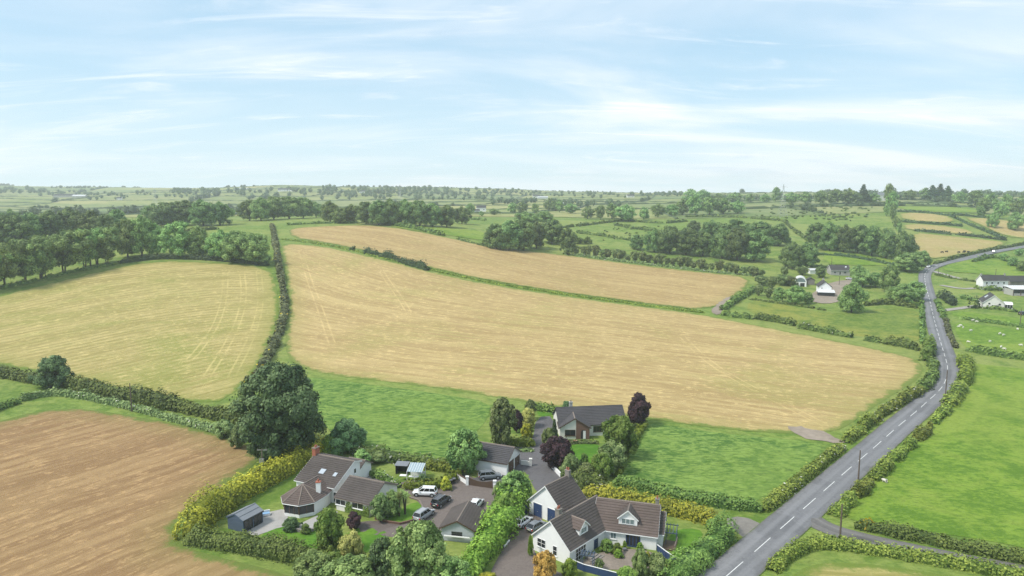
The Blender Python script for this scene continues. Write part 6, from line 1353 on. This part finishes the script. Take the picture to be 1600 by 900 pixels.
def car_meshes(kind):
    if kind in CARM: return CARM[kind]
    suv = kind == 'suv'; L, W, Hh = (4.65, 1.88, 1.68) if suv else (4.25, 1.78, 1.46)
    b = .36 if suv else .30; belt = 1.02 if suv else .92; x0, x1 = -L / 2, L / 2
    # lower body: stations along x with bottom, shoulder, half width
    st = [(x0, .50, belt - .10, .74), (x0 + .10, b, belt, .86), (x0 + .6, b - .05, belt + .03, .97), (0, b - .06, belt + .01, 1.0), (x1 - 1.35, b - .05, belt - .01, .99), (x1 - 1.0, b - .05, belt - .06, .98), (x1 - .35, b, belt - .18, .93), (x1 - .08, b + .04, belt - .30, .82), (x1, .46, belt - .40, .70)]
    V = []; n = 10
    for x, zb, zt, w in st:
        w *= W / 2; zm = zb + (zt - zb) * .55
        ring = [(-w * .92, zb), (-w, zb + .12), (-w * 1.0, zm), (-w * .95, zt - .05), (-w * .86, zt), (w * .86, zt), (w * .95, zt - .05), (w * 1.0, zm), (w, zb + .12), (w * .92, zb)]
        V += [(x, y, z) for y, z in ring]
    Fs = [(i * n + k, i * n + (k + 1) % n, (i + 1) * n + (k + 1) % n, (i + 1) * n + k) for i in range(len(st) - 1) for k in range(n)] + [tuple(range(n - 1, -1, -1)), tuple((len(st) - 1) * n + k for k in range(n))]
    body = MB().add(V, Fs).mesh('body'); body.polygons.foreach_set('use_smooth', [True] * len(body.polygons))
    # cabin glass: base ring at belt, top ring at roof
    cb = [(x0 + .12, .80), (x1 - 1.10, .82)]; ct = [(x0 + .45 if suv else x0 + .75, .66), (x1 - 1.95, .66)]
    def ring(xa, xb, wa, wb, z): return [(xa, -wa * W / 2, z), (xb, -wb * W / 2, z), (xb, wb * W / 2, z), (xa, wa * W / 2, z)]
    B = ring(cb[0][0], cb[1][0], .84, .82, belt - .02); Tt = ring(ct[0][0], ct[1][0], .66, .66, Hh - .06)
    glass = MB().add(B + Tt, [(3, 2, 1, 0), (4, 5, 6, 7), (0, 1, 5, 4), (1, 2, 6, 5), (2, 3, 7, 6), (3, 0, 4, 7)]).mesh('windows')
    R0 = ring(ct[0][0] - .04, ct[1][0] + .06, .68, .68, Hh - .085); R1 = ring(ct[0][0] + .02, ct[1][0] - .05, .60, .60, Hh)
    m = MB().add(R0 + R1, [(3, 2, 1, 0), (4, 5, 6, 7), (0, 1, 5, 4), (1, 2, 6, 5), (2, 3, 7, 6), (3, 0, 4, 7)])
    for i in range(4):
        a, c = Vector(B[i]), Vector(Tt[i]); m.tube([a * 1.004, c * 1.004], .055, 6)
    for fr in (.36, .70):
        for sy in (0, 1):
            ia, ib = (0, 1) if sy == 0 else (3, 2); a = Vector(B[ia]).lerp(Vector(B[ib]), fr); c = Vector(Tt[ia]).lerp(Vector(Tt[ib]), fr); m.tube([a, c], .045, 6)
    roof = m.mesh('roof')
    r = .36 if suv else .32; wx = (x1 - .88, x0 + .80)
    tyre = MB().tube([(0, -.11, 0), (0, -.10, 0), (0, .10, 0), (0, .11, 0)], [r * .9, r, r, r * .9], 18).mesh('tyre'); rim = MB().tube([(0, -.125, 0), (0, .125, 0)], r * .62, 14).mesh('rim')
    for k, me_ in (('tyre', tyre), ('rim', rim)): me_.materials.append(TYRE if k == 'tyre' else RIM)
    arch = MB().tube([(0, -.052, 0), (0, .052, 0)], r + .07, 16)
    CARM[kind] = dict(L=L, W=W, H=Hh, body=body, glass=glass, roof=roof, tyre=tyre, rim=rim, r=r, wx=wx, arch=arch.mesh('wheel_arch'), belt=belt)
    return CARM[kind]
def car(kind, u, v, ang, mat, label, cat='car', at=None, bars=False, z=None):
    c = car_meshes(kind); p = P(u, v) if at is None else Vector(at); p = p + Vector((0, 0, .06 if z is None else z)); r = empty('parked_car', p, ang); tag(r, label, cat)
    def cp(name, me, m, par=r):
        o_ = bpy.data.objects.new(name, me); COL.objects.link(o_); o_.parent = par
        if m is not None:
            if len(me.materials) == 0: me.materials.append(m)
            o_.material_slots[0].link = 'OBJECT'; o_.material_slots[0].material = m
        return o_
    cp('body', c['body'], mat); cp('windows', c['glass'], CGLASS); cp('roof', c['roof'], mat);
    for x in c['wx']:
        for s in (-1, 1):
            ao = cp('wheel_arch', c['arch'], T_DARK); ao.location = (x, s * (c['W'] / 2 - .048), c['r']); w = empty('wheel', (x, s * (c['W'] / 2 - .10), c['r']), 0, r); cp('tyre', c['tyre'], None, w); cp('rim', c['rim'], None, w)
    L, W, b = c['L'], c['W'], c['belt']
    for s in (-1, 1):
        link('headlight', MB().box(L / 2 - .30, L / 2 - .06, s * W * .34 - .2, s * W * .34 + .2, b - .42, b - .27).mesh('headlight'), LAMP, r); link('tail_light', MB().box(-L / 2 - .01, -L / 2 + .12, s * W * .38 - .10, s * W * .38 + .10, b - .34, b - .08).mesh('tail_light'), TAIL, r)
        link('mirror', MB().box(L / 2 - 1.55, L / 2 - 1.40, s * (W / 2 + .06) - .09, s * (W / 2 + .06) + .09, b + .02, b + .17).mesh('mirror'), mat, r)
        link('bumper', MB().box(s * L / 2 - .09 if s > 0 else -L / 2 - .02, L / 2 + .02 if s > 0 else -L / 2 + .09, -W * .36, W * .36, .36, .52).mesh('bumper'), T_DARK, r)
        if bars: link('roof_rail', MB().tube([(-1.7, s * W * .31, c['H'] + .06), (.45, s * W * .31, c['H'] + .06)], .03, 6).mesh('roof_rail'), M_STEEL, r)
    link('number_plate', MB().box(-L / 2 - .035, -L / 2 - .02, -.26, .26, .60, .72).mesh('number_plate'), PLATE, r)
    return r
car('suv', 664, 774, math.pi - .1, WHITE_P, 'white car side on by the clipped hedge on the gravel drive')
car('suv', 0, 0, 1.10, BLACK_P, 'dark car with roof rails parked between the white and silver ones', at=(-13.0, 122.6, Hs(-13.0, 122.6)), bars=True)
car('suv', 0, 0, 1.08, SILVER_P, 'silver grey car nearest the large willow', at=(-15.5, 117.3, Hs(-15.5, 117.3)), bars=True)
car('suv', 0, 0, .22, GREY_P, 'grey car parked behind the brown gate', at=(-4.4, 133.9, Hs(-4.4, 133.9)))
car('hatch', 0, 0, 1.25, WHITE_P, 'white car half hidden behind the small outbuilding', at=(-6.5, 121.6, Hs(-6.5, 121.6)))
car('hatch', 0, 0, .98, WHITE_P, 'white car outside the blue garage doors', at=(1.9, 114.9, Hs(1.9, 114.9)))
car('hatch', 0, 0, .86, GREY_P, 'dark grey car beside the white one at the blue garage', at=(4.2, 113.2, Hs(4.2, 113.2)))
def on_road(u, v, side, kind, mat, lb, flip=False):
    p = P(u, v); i = np.argmin(np.hypot(ra[:, 0] - p.x, ra[:, 1] - p.y)); c, d = road_at(rL[i]); q = c + np.array([d[1], -d[0]]) * side; a = math.atan2(d[1], d[0]) + (math.pi if flip else 0)
    o_ = car(kind, 0, 0, a, mat, lb, at=(q[0], q[1], road_z(*c)), z=.0); o_.name = 'car'; return o_
on_road(1455, 419, -1.6, 'suv', WHITE_P, 'white car driving round the far road bend', True); on_road(1550, 394.7, 1.6, 'suv', WHITE_P, 'white car on the uppermost stretch of road')
car('hatch', 1327, 437, .3, WHITE_P, 'white car in the yard before the grey bungalow')
p = P(1599, 492); car('suv', 0, 0, .2, BLACK_P, 'dark vehicle at the right edge beyond the sheep field', at=p)
# ------------------------------------------------------------------ poles and pylons
M_POLE = simple('weathered_pole', (.13, .10, .08), .9, .2, .25, 3.0)
def pole(u, vb, vt, label, arms=1, box_=False):
    p = P(u, vb); h = (vb - vt) * depth(p) / F_PX / cT; r = empty('utility_pole', p); tag(r, label, 'utility pole', 'utility poles')
    link('pole', MB().tube([(0, 0, -.5), (0, 0, h * .5), (0, 0, h)], [.16, .14, .11], 8).mesh('pole'), M_POLE, r)
    for k in range(arms):
        z = h - .15 - k * .9; ar = link('crossarm', MB().box(-1.0, 1.0, .10, .22, z - .07, z + .07).mesh('crossarm'), M_STEEL, r)
        for x in (-.9, 0, .9): link('insulator', MB().tube([(x, .16, z + .07), (x, .16, z + .28)], [.06, .05], 6).mesh('insulator'), T_TAN, ar)
    if box_: link('transformer', MB().box(-.45, .45, -.55, -.12, h * .55, h * .55 + .75).mesh('transformer'), M_STEEL, r)
    return p + Vector((0, 0, h))
t1 = pole(411, 745, 701, 'pole with crossarms and transformer beside the gold hedge', 1, True); t2 = pole(206, 643, 598, 'slim pole above the brown field at left', 0); pole(1341, 750, 702, 'pole by the roadside bushes right of the road', 0); pole(1477, 619, 578, 'pole at the road curve', 0); pole(1312, 848, 785, 'tall pole at the side lane junction', 0); pole(1594, 506, 482, 'pole at the right edge above the sheep field', 0)
pole(1555, 437, 420, 'thin pole behind the long white farmhouse', 0); pole(1299, 420, 402, 'thin pole above the grey bungalow', 0); pole(1311, 446, 432, 'thin pole in the farmyard by the cottage', 0); pole(1466, 430, 416, 'thin pole beside the far road bend', 0)
def pylon(u, vb, vt, label):
    p = P(u, vb); h = (vb - vt) * depth(p) / F_PX; r = empty('pylon', p); tag(r, label, 'pylon', 'pylons in the haze'); w = h * .12; t = h * .0032
    m = MB()
    for sx in (-1, 1):
        for sy in (-1, 1): m.tube([(sx * w, sy * w, -.5), (sx * w * .35, sy * w * .35, h * .6), (0, 0, h)], t, 4)
    for k in range(8):
        za, zb = h * .09 * k, h * .09 * (k + 1); f = lambda z: w * (1 - .65 * min(1, z / (h * .6)))
        for sy in (-1, 1): m.tube([(-f(za), sy * f(za), za), (f(zb), sy * f(zb), zb)], t * .6, 4); m.tube([(f(za), sy * f(za), za), (-f(zb), sy * f(zb), zb)], t * .6, 4)
    m.obj('lattice', M_STEEL, r)
    for z, l in ((.62, .22), (.76, .17), (.9, .13)): link('crossarm', MB().tube([(-h * l, 0, h * z), (0, 0, h * (z + .025)), (h * l, 0, h * z)], t * .9, 4).mesh('crossarm'), M_STEEL, r)
pylon(243, 318, 294, 'hazy lattice pylon on the far left hill'); pylon(625, 312, 288, 'hazy lattice pylon above the central tree belt'); pylon(1222, 340, 288, 'thin lattice pylon behind the right middle fields')
# ------------------------------------------------------------------ livestock
WOOL = simple('sheep_wool', (.68, .65, .58), .95, .1, .12, 8.0); FACE = simple('dark_sheep_face', (.12, .10, .09), .9); HIDE = simple('black_cow_hide', (.02, .018, .017), .7, .3, .2); HIDEW = simple('pale_cow_hide', (.55, .48, .38), .7, .3, .2)
def animal_mesh(name, s):
    """one continuous quadruped body: trunk, neck, head and four jointed legs"""
    bm = bmesh.new(); cow = name == 'cow'
    J = [(-.62, 0, .78), (-.2, 0, .74), (.25, 0, .76), (.55, 0, .80), (.78, 0, .72 if True else 1), (.98, 0, .50 if cow else .62), (1.10, 0, .36 if cow else .52)]
    Rr = [.25, .34, .33, .27, .17, .12, .07]
    if not cow: Rr = [.30, .38, .38, .30, .16, .11, .07]
    me = bpy.data.meshes.new(name); vs = list(J); ed = [(i, i + 1) for i in range(len(J) - 1)]; rr = list(Rr)
    for sy in (-1, 1):
        b = len(vs); vs += [(.42, sy * .17, .50), (.43, sy * .17, .26), (.45, sy * .17, .0)]; rr += [.11, .07, .055]; ed += [(3, b), (b, b + 1), (b + 1, b + 2)]
        b = len(vs); vs += [(-.50, sy * .17, .52), (-.62, sy * .17, .28), (-.58, sy * .17, .0)]; rr += [.15, .075, .055]; ed += [(0, b), (b, b + 1), (b + 1, b + 2)]
    b = len(vs); vs += [(-.84, 0, .66), (-.88, 0, .40)]; rr += [.05, .035]; ed += [(0, b), (b, b + 1)]
    for sy in (-1, 1): b = len(vs); vs += [(.90, sy * .17, .70)]; rr += [.035]; ed += [(4, b)]
    me.from_pydata([tuple(c * s for c in v) for v in vs], ed, []); o_ = bpy.data.objects.new(name, me); COL.objects.link(o_)
    md = o_.modifiers.new('Skin', 'SKIN'); sv = me.skin_vertices[0].data
    for i, r_ in enumerate(rr): sv[i].radius = (r_ * s, r_ * s); sv[i].use_root = i == 1
    o_.modifiers.new('Sub', 'SUBSURF').levels = 1
    dg = bpy.context.evaluated_depsgraph_get(); m2 = bpy.data.meshes.new_from_object(o_.evaluated_get(dg)); bpy.data.objects.remove(o_); return m2
SHEEP = animal_mesh('sheep', .72); COW = animal_mesh('cow', 1.35)
SHEEP.materials.clear(); COW.materials.clear(); SHEEP.materials.append(WOOL); COW.materials.append(HIDE)
ar = random.Random(9)
shp = sorted([(1498,512),(1501,510),(1505,513),(1517,518),(1520,502),(1526,504),(1513,536),(1547,535),(1562,523),(1568,525),(1564,544),(1569,547),(1590,516),(1595,541)])
for i, (u, v) in enumerate(shp):
    o_ = link('sheep', SHEEP, None, None, P(u, v) + Vector((0, 0, .05)), ar.uniform(0, 6.28)); o_.scale = [1.05] * 3; tag(o_, f'{nth(i, len(shp))} white sheep' + ('' if i in (0, len(shp) - 1) else ' from the left') + ' grazing right of the road bend', 'sheep', 'sheep in the green field')
cw = sorted([(1472,396),(1479,395),(1498,396),(1507,394.5),(1513,395.5),(1506,396)])
for i, (u, v) in enumerate(cw):
    o_ = link('cow', COW, None, None, P(u, v) + Vector((0, 0, .2)), ar.choice([.1, 3.2, -.2, 2.9])); tag(o_, f'{nth(i, len(cw))} dark cow' + ('' if i in (0, len(cw) - 1) else ' from the left') + ' in the tan field above the bend', 'cow', 'cattle in the tan field')
o_ = link('sheep', SHEEP, None, None, P(1382, 754), 2.0); tag(o_, 'single white sheep near the roadside bushes in the bright field', 'sheep')
# ------------------------------------------------------------------ haze
hv = MB().box(-3900, 3900, -900, 3800, -60, 130).mesh('haze')
hm = bpy.data.materials.new('haze_air'); hm.use_nodes = True; t = hm.node_tree; t.nodes.clear()
ho = t.nodes.new('ShaderNodeOutputMaterial'); pv_ = t.nodes.new('ShaderNodeVolumePrincipled'); pv_.inputs['Color'].default_value = (.86, .93, 1.0, 1); pv_.inputs['Density'].default_value = .00021; pv_.inputs['Anisotropy'].default_value = .2
t.links.new(pv_.outputs[0], ho.inputs['Volume'])
hz_o = link('haze', hv, hm); tag(hz_o, 'thin pale summer haze over the countryside', 'haze', kind='stuff')
